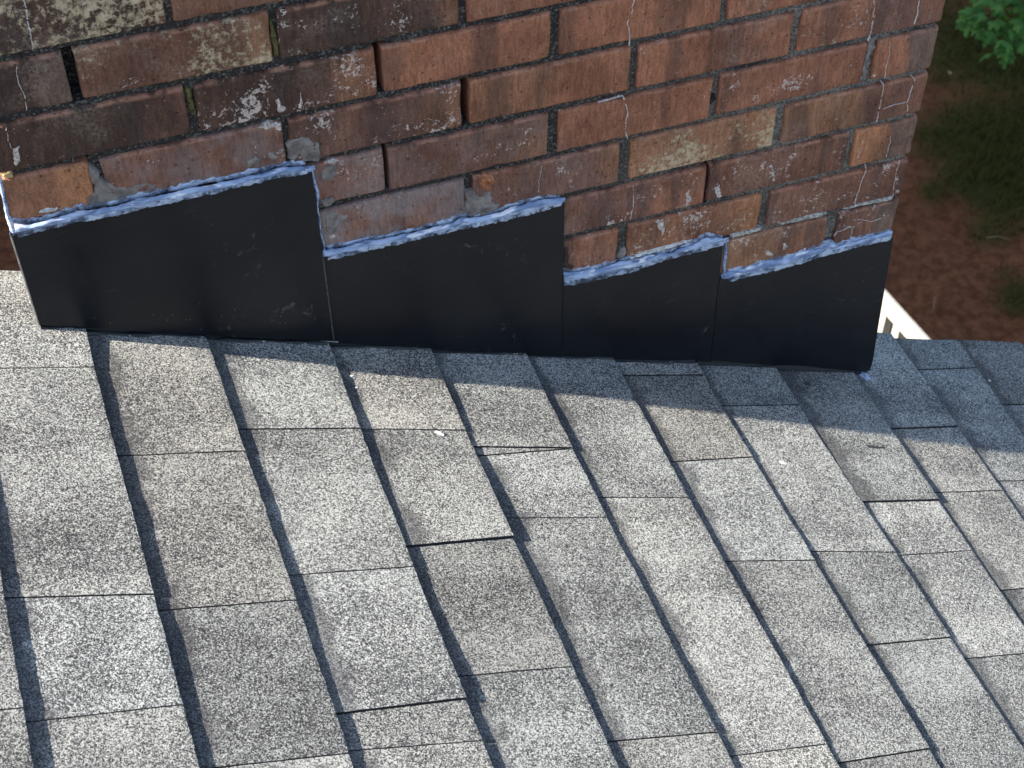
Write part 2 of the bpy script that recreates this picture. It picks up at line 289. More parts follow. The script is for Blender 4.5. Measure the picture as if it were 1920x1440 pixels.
def mat_mortar():
    t = NT('gritty_mortar'); p = t.pos(); x = t.sep(p)
    grit = t.noise(p, 380, 4, 0.7); v = t.vor(p, 420)
    blot = t.noise(p, 9, 4, 0.6)
    lite = t.math('MULTIPLY', t.ramp(x[0], -0.55, -0.12), t.ramp(blot, 0.32, 0.55))
    c = t.mix(lite, (0.062, 0.05, 0.042), (0.38, 0.325, 0.265))
    c = t.mix(t.math('MULTIPLY', t.ramp(t.sep(v.outputs['Color'])[0], 0.62, 0.9), 0.75), c, (0.30, 0.27, 0.23))
    c = t.mix(t.ramp(grit, 0.62, 0.38, 0, 0.8), c, (0.016, 0.014, 0.013))
    return t.out(c, 0.95, t.bump(t.math('ADD', grit, t.math('MULTIPLY', v.outputs['Distance'], 0.6)), 1.0, 0.0025))

def mat_smear(name, a, b, sc=60):
    t = NT(name); p = t.pos()
    n = t.noise(p, sc, 6, 0.65, 0.4); f = t.noise(p, 420, 3)
    c = t.mix(t.ramp(n, 0.32, 0.68), a, b)
    return t.out(c, 0.9, t.bump(t.math('ADD', n, t.math('MULTIPLY', f, 0.4)), 0.8, 0.002))

def mat_black_metal():
    t = NT('black_coated_aluminium'); p = t.pos()
    cl = t.noise(p, 7, 4, 0.55); sc = t.noise(t.mapv(p, (30, 30, 120), (0, 0.5, 0)), 1.0, 6, 0.7, 1.2)
    sc2 = t.noise(p, 46, 7, 0.75, 0.9)
    c = t.mix(t.ramp(cl, 0.3, 0.7), (0.0045, 0.0055, 0.0085), (0.0085, 0.0098, 0.0125))
    sm = t.math('MULTIPLY', t.ramp(sc2, 0.58, 0.72), t.ramp(t.noise(p, 6, 2), 0.48, 0.66))
    c = t.mix(t.math('MULTIPLY', sm, 0.75), c, (0.16, 0.155, 0.15))
    c = t.mix(t.math('MULTIPLY', t.ramp(sc, 0.60, 0.72), 0.07), c, (0.2, 0.19, 0.18))
    dv = t.vor(p, 95)
    dt = t.math('MULTIPLY', t.ramp(dv.outputs['Distance'], 0.10, 0.05), t.math('GREATER_THAN', t.sep(dv.outputs['Color'])[1], 0.90))
    c = t.mix(t.math('MULTIPLY', dt, 0.5), c, (0.22, 0.21, 0.2))
    r = t.ramp(t.noise(p, 20, 5, 0.6), 0.3, 0.7, 0.27, 0.42)
    return t.out(c, r, t.bump(t.noise(p, 9, 2), 0.12, 0.01), **{'Specular IOR Level': 0.32})

def mat_sealant():
    t = NT('silicone_sealant'); p = t.pos()
    n = t.noise(t.mapv(p, (34, 60, 90)), 1.0, 3, 0.5, 0.5); f = t.noise(t.mapv(p, (22, 60, 260)), 1.0, 4, 0.6, 0.5)
    c = t.mix(t.ramp(n, 0.3, 0.66), (0.15, 0.22, 0.38), (0.42, 0.52, 0.71))
    c = t.mix(t.ramp(f, 0.54, 0.64, 0, 0.75), c, (0.075, 0.10, 0.18))
    c = t.mix(t.ramp(t.noise(t.mapv(p, (30, 60, 110)), 1.0, 3, 0.55, 0.4), 0.56, 0.66, 0, 0.8), c, (0.88, 0.89, 0.92))  # white streaks put the bead's highlights into its colour
    return t.out(c, 0.24, t.bump(t.math('ADD', n, t.math('MULTIPLY', f, 0.4)), 0.28, 0.003), **{'Subsurface Weight': 0.0})

def mat_film():
    t = NT('thin_sealant_film'); p = t.pos()
    n = t.noise(p, 60, 5, 0.6, 0.5); n2 = t.noise(p, 200, 4, 0.6)
    c = t.mix(t.ramp(n, 0.35, 0.65), (0.19, 0.26, 0.40), (0.50, 0.58, 0.72))
    m = t.out(c, 0.25, t.bump(n2, 0.4, 0.001))
    tr = t.node('ShaderNodeBsdfTransparent')
    mx = t.node('ShaderNodeMixShader', {0: t.ramp(t.math('ADD', t.math('MULTIPLY', n, 0.7), t.math('MULTIPLY', n2, 0.3)), 0.36, 0.60, 0.15, 0.95), 1: tr.outputs[0], 2: t.bsdf.outputs[0]})
    t.t.links.new(mx.outputs[0], t.t.nodes['Material Output'].inputs[0])
    return m

def mat_shingle():
    t = NT('asphalt_granules'); o = t.pos()
    oi = t.node('ShaderNodeObjectInfo').outputs['Random']
    v = t.vor(o, 880); rc = t.sep(v.outputs['Color'])
    v2 = t.vor(o, 430); rc2 = t.sep(v2.outputs['Color'])
    bl = t.noise(t.node('ShaderNodeVectorMath', {0: o, 1: t.node('ShaderNodeCombineXYZ', {0: t.math('MULTIPLY', oi, 9.0), 1: t.math('MULTIPLY', oi, 23.0)}).outputs[0]}, operation='ADD').outputs[0], 7.0, 3, 0.5)
    yb = t.noise(t.mapv(t.node('ShaderNodeVectorMath', {0: o, 1: t.node('ShaderNodeCombineXYZ', {0: t.math('MULTIPLY', oi, 31.0), 1: t.math('MULTIPLY', oi, 7.0)}).outputs[0]}, operation='ADD').outputs[0], (2.0, 12.0, 2.0)), 1.0, 1, 0.4); bl2 = t.noise(o, 21, 4, 0.6)
    tone = t.attr('tone').outputs['Fac']
    mixv = t.math('ADD', t.math('MULTIPLY', rc[0], 0.78), t.math('MULTIPLY', rc2[0], 0.22))
    sh = t.math('ADD', t.math('MULTIPLY', t.math('SUBTRACT', bl, 0.5), 0.44), t.math('MULTIPLY', t.math('SUBTRACT', bl2, 0.5), 0.26))
    sh = t.math('ADD', sh, t.ramp(yb, 0.45, 0.57, 0.03, -0.05))
    mixv = t.math('ADD', mixv, sh)
    cr = t.node('ShaderNodeValToRGB'); t.set(cr.inputs[0], mixv)
    e = cr.color_ramp.elements
    e[0].position = 0.16; e[0].color = (0.035, 0.035, 0.037, 1)
    e[1].position = 0.80; e[1].color = (0.535, 0.535, 0.49, 1)
    m = e.new(0.42); m.color = (0.135, 0.135, 0.134, 1)
    m = e.new(0.62); m.color = (0.29, 0.288, 0.268, 1)
    c = cr.outputs[0]
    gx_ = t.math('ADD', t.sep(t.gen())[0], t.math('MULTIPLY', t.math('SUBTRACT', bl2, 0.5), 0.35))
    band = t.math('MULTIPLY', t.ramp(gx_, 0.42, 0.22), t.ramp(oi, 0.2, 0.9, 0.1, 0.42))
    band = t.math('MAXIMUM', band, t.ramp(t.math('SUBTRACT', gx_, t.math('MULTIPLY', oi, 0.10)), 0.30, 0.20, 0, 0.6))  # paints extra butt-edge shade into the colour, over the printed band
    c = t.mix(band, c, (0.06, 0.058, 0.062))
    tan = t.math('MULTIPLY', t.math('GREATER_THAN', rc[1], 0.965), 0.3)
    c = t.mix(tan, c, (0.30, 0.2, 0.13))
    vm = t.node('ShaderNodeVectorMath', {0: c}, operation='SCALE'); t.set(vm.inputs['Scale'], tone)
    c = t.mix(1.0, vm.outputs[0], t.attr('tint').outputs['Color'], 'MULTIPLY')
    h = t.math('ADD', t.math('MULTIPLY', t.ramp(v.outputs['Distance'], 0.65, 0.0), 1.0), t.math('MULTIPLY', rc[2], 0.5))
    return t.out(c, 0.92, t.bump(h, 0.55, 0.0007), **{'Specular IOR Level': 0.2})

def mat_ground():
    t = NT('shaded_soil_and_grass'); p = t.pos()
    n = t.noise(p, 1.6, 6, 0.62); n2 = t.noise(p, 14, 5, 0.65); n3 = t.noise(p, 70, 4, 0.6)
    soil = t.mix(t.ramp(n2, 0.3, 0.7), (0.095, 0.039, 0.019), (0.215, 0.086, 0.043))
    soil = t.mix(t.ramp(n, 0.52, 0.7, 0, 0.5), soil, (0.05, 0.026, 0.012))
    soil = t.mix(t.ramp(n3, 0.6, 0.72, 0, 0.6), soil, (0.20, 0.09, 0.05))
    grass = t.mix(t.ramp(n3, 0.3, 0.7), (0.034, 0.036, 0.011), (0.082, 0.078, 0.025))
    cv = t.math('ADD', t.gattr('cover').outputs['Fac'], t.math('MULTIPLY', t.math('SUBTRACT', n2, 0.5), 0.9))
    c = t.mix(t.ramp(cv, 0.22, 0.85), soil, grass)
    return t.out(c, 1.0, t.bump(t.math('ADD', n2, t.math('MULTIPLY', n3, 0.5)), 0.8, 0.03), **{'Specular IOR Level': 0.02})

def mat_leaf(name, a, b, tr=0.25, spec=0.18):
    t = NT(name); p = t.pos()
    r = t.node('ShaderNodeObjectInfo').outputs['Random']
    n = t.noise(p, 6, 3)
    c = t.mix(t.math('ADD', t.math('MULTIPLY', r, 0.8), t.math('MULTIPLY', n, 0.2), clamp=True), a, b)
    m = t.out(c, 0.6, **{'Specular IOR Level': spec})
    tl = t.node('ShaderNodeBsdfTranslucent', {'Color': c})
    mx = t.node('ShaderNodeMixShader', {0: tr, 1: t.bsdf.outputs[0], 2: tl.outputs[0]})
    t.t.links.new(mx.outputs[0], t.t.nodes['Material Output'].inputs[0])
    return m

M = {}
M['brick'] = mat_brick()
M['mortar'] = mat_mortar()
M['grey_mortar'] = mat_smear('smeared_grey_mortar', (0.13, 0.105, 0.092), (0.31, 0.265, 0.235))
M['lime'] = mat_smear('lime_deposit', (0.42, 0.39, 0.35), (0.85, 0.83, 0.80), 120)
M['lime_grit'] = mat_smear('pale_lime_mortar', (0.14, 0.13, 0.11), (0.66, 0.63, 0.56), 230)
M['lime_spot'] = mat_smear('lime_spots', (0.30, 0.22, 0.18), (0.80, 0.70, 0.62), 200)
M['yellow'] = mat_smear('yellow_crust', (0.40, 0.27, 0.11), (0.62, 0.47, 0.24))
M['stone'] = mat_smear('orange_brick_chip', (0.26, 0.085, 0.03), (0.55, 0.24, 0.11), 150)
M['moss'] = mat_smear('dry_moss', (0.03, 0.026, 0.01), (0.16, 0.13, 0.035), 240)
M['wet'] = plain('wet_stain', (0.028, 0.011, 0.008), 0.25, 0.3, 80)
M['crack'] = plain('lime_in_crack', (0.56, 0.50, 0.46), 0.9, 0.3, 300)
M['metal'] = mat_black_metal()
M['bare'] = plain('bare_aluminium_edge', (0.42, 0.42, 0.40), 0.35, 0.25, 90, Metallic=0.8)
M['hem'] = plain('worn_black_hem', (0.10, 0.10, 0.105), 0.35, 0.5, 120, Metallic=0.5)
M['mastic'] = plain('black_roof_mastic', (0.012, 0.012, 0.013), 0.4, 0.4, 60, 0.6, 150)
M['flange'] = plain('dull_black_flange', (0.010, 0.010, 0.012), 0.6, 0.4, 60, 0.3, 90)
M['sealant'] = mat_sealant()
M['film'] = mat_film()
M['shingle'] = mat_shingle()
M['asphalt'] = plain('cut_asphalt_edge', (0.02, 0.02, 0.022), 0.95, 0.4, 300, 0.5, 500)
M['deckply'] = plain('dark_underlayment', (0.016, 0.016, 0.017), 0.9)
M['white'] = plain('white_vinyl', (0.38, 0.365, 0.32), 0.4, 0.02)
M['siding'] = plain('pale_vinyl_siding', (0.55, 0.54, 0.50), 0.6, 0.05)
M['wood'] = plain('brown_stained_deck_wood', (0.07, 0.045, 0.03), 0.8, 0.3, 30)
M['concrete'] = plain('concrete_crown', (0.32, 0.31, 0.29), 0.9, 0.15, 20, 0.5)
M['ground'] = mat_ground()
M['bark'] = plain('bark', (0.055, 0.042, 0.034), 0.9, 0.35, 25, 0.8, 60)
M['leaf'] = mat_leaf('maple_leaf', (0.034, 0.115, 0.023), (0.105, 0.25, 0.052))
M['leaf_dark'] = mat_leaf('shade_leaf', (0.02, 0.05, 0.018), (0.05, 0.10, 0.03), 0.15)
M['grass'] = mat_leaf('grass_blade', (0.026, 0.034, 0.009), (0.085, 0.08, 0.022), 0.15, 0.03)
M['straw'] = plain('dry_straw', (0.22, 0.16, 0.09), 0.8, 0.2)
M['chip'] = plain('white_chip', (0.62, 0.62, 0.59), 0.5, 0.04)
M['grit'] = mat_smear('loose_grit', (0.10, 0.08, 0.06), (0.55, 0.5, 0.42), 90)
M['stain'] = plain('black_tar_spot', (0.02, 0.019, 0.018), 0.7, 0.3)

# ------------------------------------------------------------------ setting: ground
GZ = -6.3
def cover_fn(x, y):
    blobs = [(5.9, 6.9, 0.75, 1.0), (5.25, 6.0, 0.55, 1.0), (5.0, 5.55, 0.45, 0.9), (4.95, 5.35, 0.35, 0.9), (4.75, 5.1, 0.25, 0.8), (5.7, 6.0, 0.6, 0.9), (4.55, 4.5, 0.22, 0.7), (4.55, 5.55, 0.16, 0.7), (6.3, 5.4, 0.8, 0.8), (7.5, 8.5, 1.2, 1.0), (4.6, 4.72, 0.15, 0.6)]
    c = np.zeros_like(x)
    for bx, by, r, a in blobs:
        c = np.maximum(c, a*np.exp(-((x-bx)**2+(y-by)**2)/(r*r)))
    far = np.clip((np.hypot(x-1.5, y-6)-9)/3, 0, 1)
    return np.clip(np.maximum(c, far*0.9)+(N1(x*2.3+40, y*2.3+40, 4)-0.5)*0.5, 0, 1)
gx = np.concatenate([[-500, -180, -70, -30, -14, -8], np.linspace(-4, 9, 150), [12, 20, 40, 90, 200, 500]])
gy = np.concatenate([[-500, -180, -70, -30, -14, -6, -2], np.linspace(0.5, 10, 120), [13, 20, 40, 90, 200, 500]])
GX, GY = np.meshgrid(gx, gy, indexing='ij')
near = np.exp(-(np.hypot(GX-5, GY-6)/14)**2)
Gz = GZ+(N2(GX*0.9+60, GY*0.9+60, 5)-0.5)*0.16*near
g = mesh_obj('ground', np.stack([GX.ravel(), GY.ravel(), Gz.ravel()], 1), grid_faces(len(gx), len(gy)), M['ground'], smooth=True)
g['kind'] = 'structure'
at = g.data.attributes.new('cover', 'FLOAT', 'POINT')
at.data.foreach_set('value', cover_fn(GX.ravel(), GY.ravel()).astype(np.float32))

# grass: countless short blades
def make_grass():
    n = 90000
    x = rng.uniform(3.4, 7.2, n); y = rng.uniform(3.6, 8.2, n)
    k = rng.random(n) < np.clip(cover_fn(x, y)-0.22, 0, 1)**1.3*0.75
    x, y = x[k], y[k]; n = len(x)
    z = GZ+(N2(x*0.9+60, y*0.9+60, 5)-0.5)*0.16
    h = rng.uniform(0.03, 0.11, n); a = rng.uniform(0, 6.283, n); ln = rng.uniform(0.2, 1.1, n)*h; w = rng.uniform(0.003, 0.007, n)
    dx, dy = np.cos(a), np.sin(a)
    b0 = np.stack([x-dy*w, y+dx*w, z], 1); b1 = np.stack([x+dy*w, y-dx*w, z], 1)
    tip = np.stack([x+dx*ln, y+dy*ln, z+h], 1)
    V = np.concatenate([b0, b1, tip]); i = np.arange(n)
    o = mesh_obj('grass', V, np.stack([i, i+n, i+2*n], 1), M['grass'])
    o['kind'] = 'stuff'
    o['label'] = 'dark green grass growing in patches on the bare reddish soil'
    o['category'] = 'grass'
make_grass()

# ------------------------------------------------------------------ house with its shingle roof
PITCH = 0.39729
Z0 = -0.8682
cs, sn = math.cos(PITCH), math.sin(PITCH)
def roofp(s, y, n):
    s = np.asarray(s, float); y = np.asarray(y, float); n = np.asarray(n, float)
    s, y, n = np.broadcast_arrays(s, y, n)
    return np.stack([s*cs+n*sn, y, Z0-s*sn+n*cs], -1)

house = thing('house', 'house whose weathered grey asphalt shingle roof slopes down to the right below the chimney', 'house')
def slab(name, s0, s1, y0, y1, n0, n1, mat, parent):
    c = [roofp(s, y, n) for s in (s0, s1) for y in (y0, y1) for n in (n0, n1)]
    F = [(0, 1, 3, 2), (4, 6, 7, 5), (0, 4, 5, 1), (2, 3, 7, 6), (0, 2, 6, 4), (1, 5, 7, 3)]
    return mesh_obj(name, c, F, mat, parent)
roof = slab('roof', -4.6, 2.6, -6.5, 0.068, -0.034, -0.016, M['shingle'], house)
roof['tone'] = 0.95; roof['tint'] = [1.0, 1.0, 1.0]
slab('rake_board', -4.6, 2.6, 0.0693, 0.0793, -0.19, -0.0145, M['white'], house)
def box(name, a, b, mat, parent):
    x0, y0, z0 = a; x1, y1, z1 = b
    V = [(x, y, z) for x in (x0, x1) for y in (y0, y1) for z in (z0, z1)]
    F = [(0, 1, 3, 2), (4, 6, 7, 5), (0, 4, 5, 1), (2, 3, 7, 6), (0, 2, 6, 4), (1, 5, 7, 3)]
    return mesh_obj(name, V, F, mat, parent)
# gable wall under the rake
zr = lambda X: Z0-X*math.tan(PITCH)-0.05
V = [(-4.2, -0.02, GZ-0.3), (2.2, -0.02, GZ-0.3), (2.2, -0.02, zr(2.2)), (-4.2, -0.02, zr(-4.2)),
     (-4.2, -6.3, GZ-0.3), (2.2, -6.3, GZ-0.3), (2.2, -6.3, zr(2.2)), (-4.2, -6.3, zr(-4.2))]
mesh_obj('wall', V, [(0, 1, 2, 3)[::-1], (4, 5, 6, 7), (0, 4, 5, 1), (1, 5, 6, 2), (0, 3, 7, 4), (3, 2, 6, 7)], M['siding'], house)
# far slope beyond the ridge (drops away to the left)
rz = Z0+4.6*sn
rx = -4.6*cs
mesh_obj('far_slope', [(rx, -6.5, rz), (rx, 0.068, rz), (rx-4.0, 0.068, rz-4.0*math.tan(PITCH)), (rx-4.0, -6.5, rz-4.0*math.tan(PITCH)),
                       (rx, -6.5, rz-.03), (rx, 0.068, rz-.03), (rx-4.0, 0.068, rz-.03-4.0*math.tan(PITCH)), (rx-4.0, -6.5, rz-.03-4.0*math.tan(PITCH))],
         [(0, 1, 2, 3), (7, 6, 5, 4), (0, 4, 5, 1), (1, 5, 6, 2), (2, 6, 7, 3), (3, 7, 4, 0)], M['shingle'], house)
for o in house.children:
    if o.name == 'far_slope':
        o['tone'] = 0.95; o['tint'] = [1.0, 1.0, 1.0]

EXPO = 142.5
KMIN, KMAX = -7, 17
def edge_s(k, y):
    if k in EDGES:
        e = EDGES[k]
        ys = [q[0] for q in e]; ss = [q[1] for q in e]
        b1, b0 = np.polyfit(ys, ss, 1)
        return 0.22*np.interp(y, ys, ss)+0.78*(b1*np.clip(y, -700, 90)+b0)
    if k < -1:
        return np.interp(y, [q[0] for q in EDGES[-1]], [q[1] for q in EDGES[-1]])+(k+1)*EXPO
    return np.full_like(np.asarray(y, float), 402+(k-11)*EXPO)
def lift_of(k):
    t = {-1: 6.0, 0: 6.2, 1: 5.2, 2: 5.8, 3: 5.0, 4: 4.8, 5: 4.4, 6: 4.0, 7: 3.6, 8: 3.3, 9: 3.2, 10: 3.0}
    return t.get(k, 6.2 if k < 0 else 3.8)
RAISE = {(1, 2): 2.2, (2, 1): 2.8, (3, 0): 1.6, (3, 1): 0.9, (5, 3): 1.6, (6, 2): 1.3, (7, 0): 2.8, (8, 0): 1.6, (4, 0): 0.3}
TONE = {(-1, 0): 1.10, (-1, 1): 0.97, (-1, 2): 1.12, (-1, 3): 0.93, (0, 0): 0.93, (0, 1): 0.86, (0, 2): 0.82, (1, 0): 1.12, (1, 1): 1.0, (1, 2): 1.10, (1, 3): 0.88,
        (2, 0): 1.06, (2, 1): 1.0, (2, 2): 0.78, (2, 3): 0.98, (3, 0): 1.06, (3, 1): 1.0, (3, 2): 1.12, (3, 3): 0.95, (4, 0): 1.02, (4, 1): 1.08,
        (5, 0): 1.25, (5, 1): 0.90, (5, 2): 1.12, (5, 3): 0.95, (6, 0): 0.95, (6, 1): 1.08, (6, 2): 0.92, (7, 0): 0.92, (7, 1): 1.16, (7, 2): 1.10, (8, 0): 1.1, (8, 1): 1.06, (8, 2): 0.95, (9, 0): 0.95, (10, 0): 0.82}
def make_shingle(k, idx, jf, jn, tone, raise_, rbase, tint):
    """tab of course k between far joint jf and near joint jn (each maps s -> y), mm"""
    s_mid = edge_s(k, -300.0)
    ny = max(6, int((jf(s_mid)-jn(s_mid))/7)); nx = 17
    v = np.linspace(0, 1, ny+1)
    fr = np.array([0, 0.1, 0.18, 0.25, 0.32, 0.4, 0.47, 0.54, 0.6, 0.67, 0.74, 0.8, 0.87, 0.93, 0.975, 1.0, 1.0])
    S = np.zeros((nx, ny+1)); Y = np.zeros((nx, ny+1)); H = np.zeros((nx, ny+1))
    ymid = jn(s_mid)+(jf(s_mid)-jn(s_mid))*v
    eL = edge_s(k, ymid); eR = edge_s(k+1, ymid)
    eR = eR+(N1(ymid/5.0+k*9.1+50, np.full_like(ymid, k*3.3+20), 3)-0.5)*2.2
    step = lift_of(k+1)
    wav = (N2(ymid/45.0+k*5.7+90+idx*3.3, np.full_like(ymid, k*2.1+70), 3)-0.5)*1.1
    wav += 3.2*np.clip((ymid+75)/50, 0, 1)*(1 if k == -1 else 0.25)
    prev = lift_of(k)
    for i in range(nx):
        t = fr[i]
        s0 = eL-28
        S[i] = s0+(eR-s0)*t
        Y[i] = jn(S[i])+(jf(S[i])-jn(S[i]))*v
        jit = 1.1*(N1(S[i]/9+k*3+idx*5+40, S[i]*0+k+idx, 2)-0.5)
        Y[i, 0] += abs(jit[0]); Y[i, -1] -= abs(jit[-1])*0.8
        u = np.clip((S[i]-eL)/(eR-eL), -0.3, 1)
        H[i] = -prev+(prev+wav)*u-0.6+rbase+raise_*(1-v)**1.5+(N3(S[i]/40+7, Y[i]/40+9, 2)-0.5)*0.8
    H[-2] -= 0.35
    H[-1] = -step-4.0+0*H[-1]                 # butt face goes down to the course below
    S[-1] -= 0.5
    top = roofp(S/1000, Y/1000, H/1000).reshape(-1, 3)
    F = grid_faces(nx, ny+1, 0)
    # skirts along the two cut sides
    V = [top]; off = len(top)
    FF = [F]
    for j, fl in ((0, False), (ny, True)):
        idxs = np.arange(nx)*(ny+1)+j
        low = roofp(S[:, j]/1000, Y[:, j]/1000, np.minimum(H[:, j]-5.5, -step-3.5)/1000)
        V.append(low)
        a = idxs[:-1]; b = idxs[1:]; c = off+np.arange(nx-1); d = c+1
        q = np.stack([a, b, d, c], 1)
        FF.append(q if fl else q[:, ::-1])
        off += nx
    F = np.concatenate(FF); V = np.concatenate(V)
    org = roofp((s_mid+60)/1000, float(ymid.mean())/1000, 0.0)
    ng = len(FF[0]); mi = np.ones(len(F), int); mi[:ng] = 0; mi[(nx-2)*ny:ng] = 1
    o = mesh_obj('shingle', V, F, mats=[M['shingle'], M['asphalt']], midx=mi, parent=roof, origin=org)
    o['tone'] = float(tone)
    o['tint'] = [float(x) for x in tint]
    return o
def line(j):
    (sa, ya), (sb, yb) = j
    if abs(sb-sa) < 30:
        return lambda s: np.asarray(s, float)*0+ya
    return lambda s: ya+(yb-ya)*(np.asarray(s, float)-sa)/(sb-sa)
def const(y):
    return lambda s: np.asarray(s, float)*0+y
GAP = 0.45
def shift(f, d):
    return lambda s: f(s)+d
for k in range(KMIN, KMAX):
    js = [line(j) for j in sorted(JOINTS.get(k, []), key=lambda j: -j[0][1])]
    inner = 0 <= k <= 7
    ytop = -9.0 if inner else 87.0
    if k == 9: ytop = 80.0
    edges = [const(ytop)]+js
    ylast = float(js[-1](edge_s(k, 0.0)+70)) if js else ytop
    y = ylast-random.uniform(150, 260)
    if k in EDGES and js:
        y = min(y, -760+random.uniform(-40, 0)) if ylast < -480 else y
    while y > -1750:
        edges.append(const(y)); y -= random.uniform(130, 300)
    edges.append(const(y))
    for i in range(len(edges)-1):
        tone = 0.97*TONE.get((k, i), random.choice([0.78, 0.88, 0.98, 1.04, 1.12]))
        w = random.uniform(-1, 1)
        tint = (1+0.022*w, 1.0, 1-0.02*w)
        make_shingle(k, i, shift(edges[i], -GAP), shift(edges[i+1], GAP), tone, RAISE.get((k, i), random.uniform(0, 0.9)), max(0.0, 0.95-0.28*i)+random.uniform(-0.1, 0.1), tint)

# ------------------------------------------------------------------ chimney
CW, CD = 1.1085, 0.62
ROWH, BH = 0.0676, 0.0586
chimney = thing('brick_chimney', 'weathered brown brick chimney with black stepped flashing at its foot', 'chimney')

def depth_at(u, z):
    """recess of the raked mortar joints behind the brick face"""
    d = 0.0062+(N1(u*90+5, z*90+5, 3)-0.5)*0.0042
    for uu, row in DEEP:
        zt = -row*ROWH; m = (np.abs(u-uu) < 0.0075) & (z < zt+0.002) & (z > zt-BH-0.002)
        d = np.where(m, 0.034, d)
    for uu, zz, r in ((-1.023, -0.1965, 0.006), (-0.3005, -0.305, 0.007), (-0.412, -0.527, 0.006), (-1.004, -0.237, 0.006)):
        d = np.where(np.hypot(u-uu, z-zz) < r, 0.03, d)
    return d
DEEP = [(-0.7028, 2), (-0.6068, 3), (-0.7012, 4), (-0.2955, 6), (-1.012, 1)]
# mortar core: dense front sheet, plain elsewhere
u = np.linspace(-CW+0.005, -0.006, 300); z = np.linspace(-0.9, 0.30, 330)
U, Zz = np.meshgrid(u, z, indexing='ij')
Yd = depth_at(U, Zz)
V = np.stack([U.ravel(), Yd.ravel(), Zz.ravel()], 1)
mesh_obj('mortar_joints', V, grid_faces(len(u), len(z)), M['mortar'], chimney, smooth=False)
box('mortar_core', (-CW+0.0055, 0.045, GZ-0.3), (-0.0065, CD-0.006, 1.06), M['mortar'], chimney)
box('upper_core', (-CW+0.0055, 0.0075, 0.3004), (-0.0065, 0.0446, 1.06), M['mortar'], chimney)
box('chimney_cap', (-CW-0.03, -0.03, 1.0605), (0.03, CD+0.03, 1.13), M['concrete'], chimney)

def brick_mesh(L, H, D, seed, spacing=0.011):
    """brick centred on its face, face towards -Y; local x along, z up"""
    r = 0.0034
    def axis(W):
        n = max(3, int(W/spacing))
        inner = np.linspace(r*1.5, W-r*1.5, n)
        return np.concatenate([[0, r*0.3, r*0.8], inner, [W-r*0.8, W-r*0.3, W]])
    ax = axis(L); az = axis(H)
    A, B = np.meshgrid(ax, az, indexing='ij')
    da = np.minimum(A, L-A); db = np.minimum(B, H-B)
    def rd(d):
        d = np.clip(r-d, 0, r); return r-np.sqrt(np.maximum(r*r-d*d, 0))
    Y = rd(da)+rd(db)
    sx = seed*13.7
    jx = (N1(B*70+sx, A*70+3*sx, 3)-0.5)*0.0030*np.where(da < r*2, 1, 0.15)
    jz = (N2(A*70+sx, B*70+2*sx, 3)-0.5)*0.0026*np.where(db < r*2, 1, 0.15)
    Y = Y+(N3(A*35+sx, B*35+sx, 3)-0.5)*0.0016
    # a few chips along the arrises
    rr = np.random.default_rng(seed)
    for _ in range(rr.integers(1, 4)):
        ca, cb = rr.random()*L, rr.choice([0, H])
        if rr.random() < 0.4: ca, cb = rr.choice([0, L]), rr.random()*H
        Y = Y+rr.uniform(0.001, 0.0035)*np.exp(-(((A-ca)/0.007)**2+((B-cb)/0.005)**2))
    na, nb = A.shape
    P = np.stack([A+jx-L/2, Y, B+jz-H/2], -1).reshape(-1, 3)
    F = [grid_faces(na, nb)]
    ring = np.concatenate([np.arange(nb), np.arange(1, na)*nb+nb-1, (na-1)*nb+np.arange(nb-2, -1, -1), np.arange(na-2, 0, -1)*nb])
    back = P[ring].copy(); back[:, 1] = D
    o = len(P); n = len(ring)
    i = np.arange(n); j = (i+1) % n
    F.append(np.stack([ring[i], ring[j], o+j, o+i], 1))
    return np.concatenate([P, back]), np.concatenate(F)

RED = (0.395, 0.165, 0.093); REDB = (0.36, 0.151, 0.088); PUR = (0.275, 0.126, 0.082); DRK = (0.132, 0.072, 0.051)
BRN = (0.325, 0.147, 0.083); ORG = (0.42, 0.187, 0.094); TAN = (0.375, 0.180, 0.100); GRY = (0.210, 0.128, 0.093)
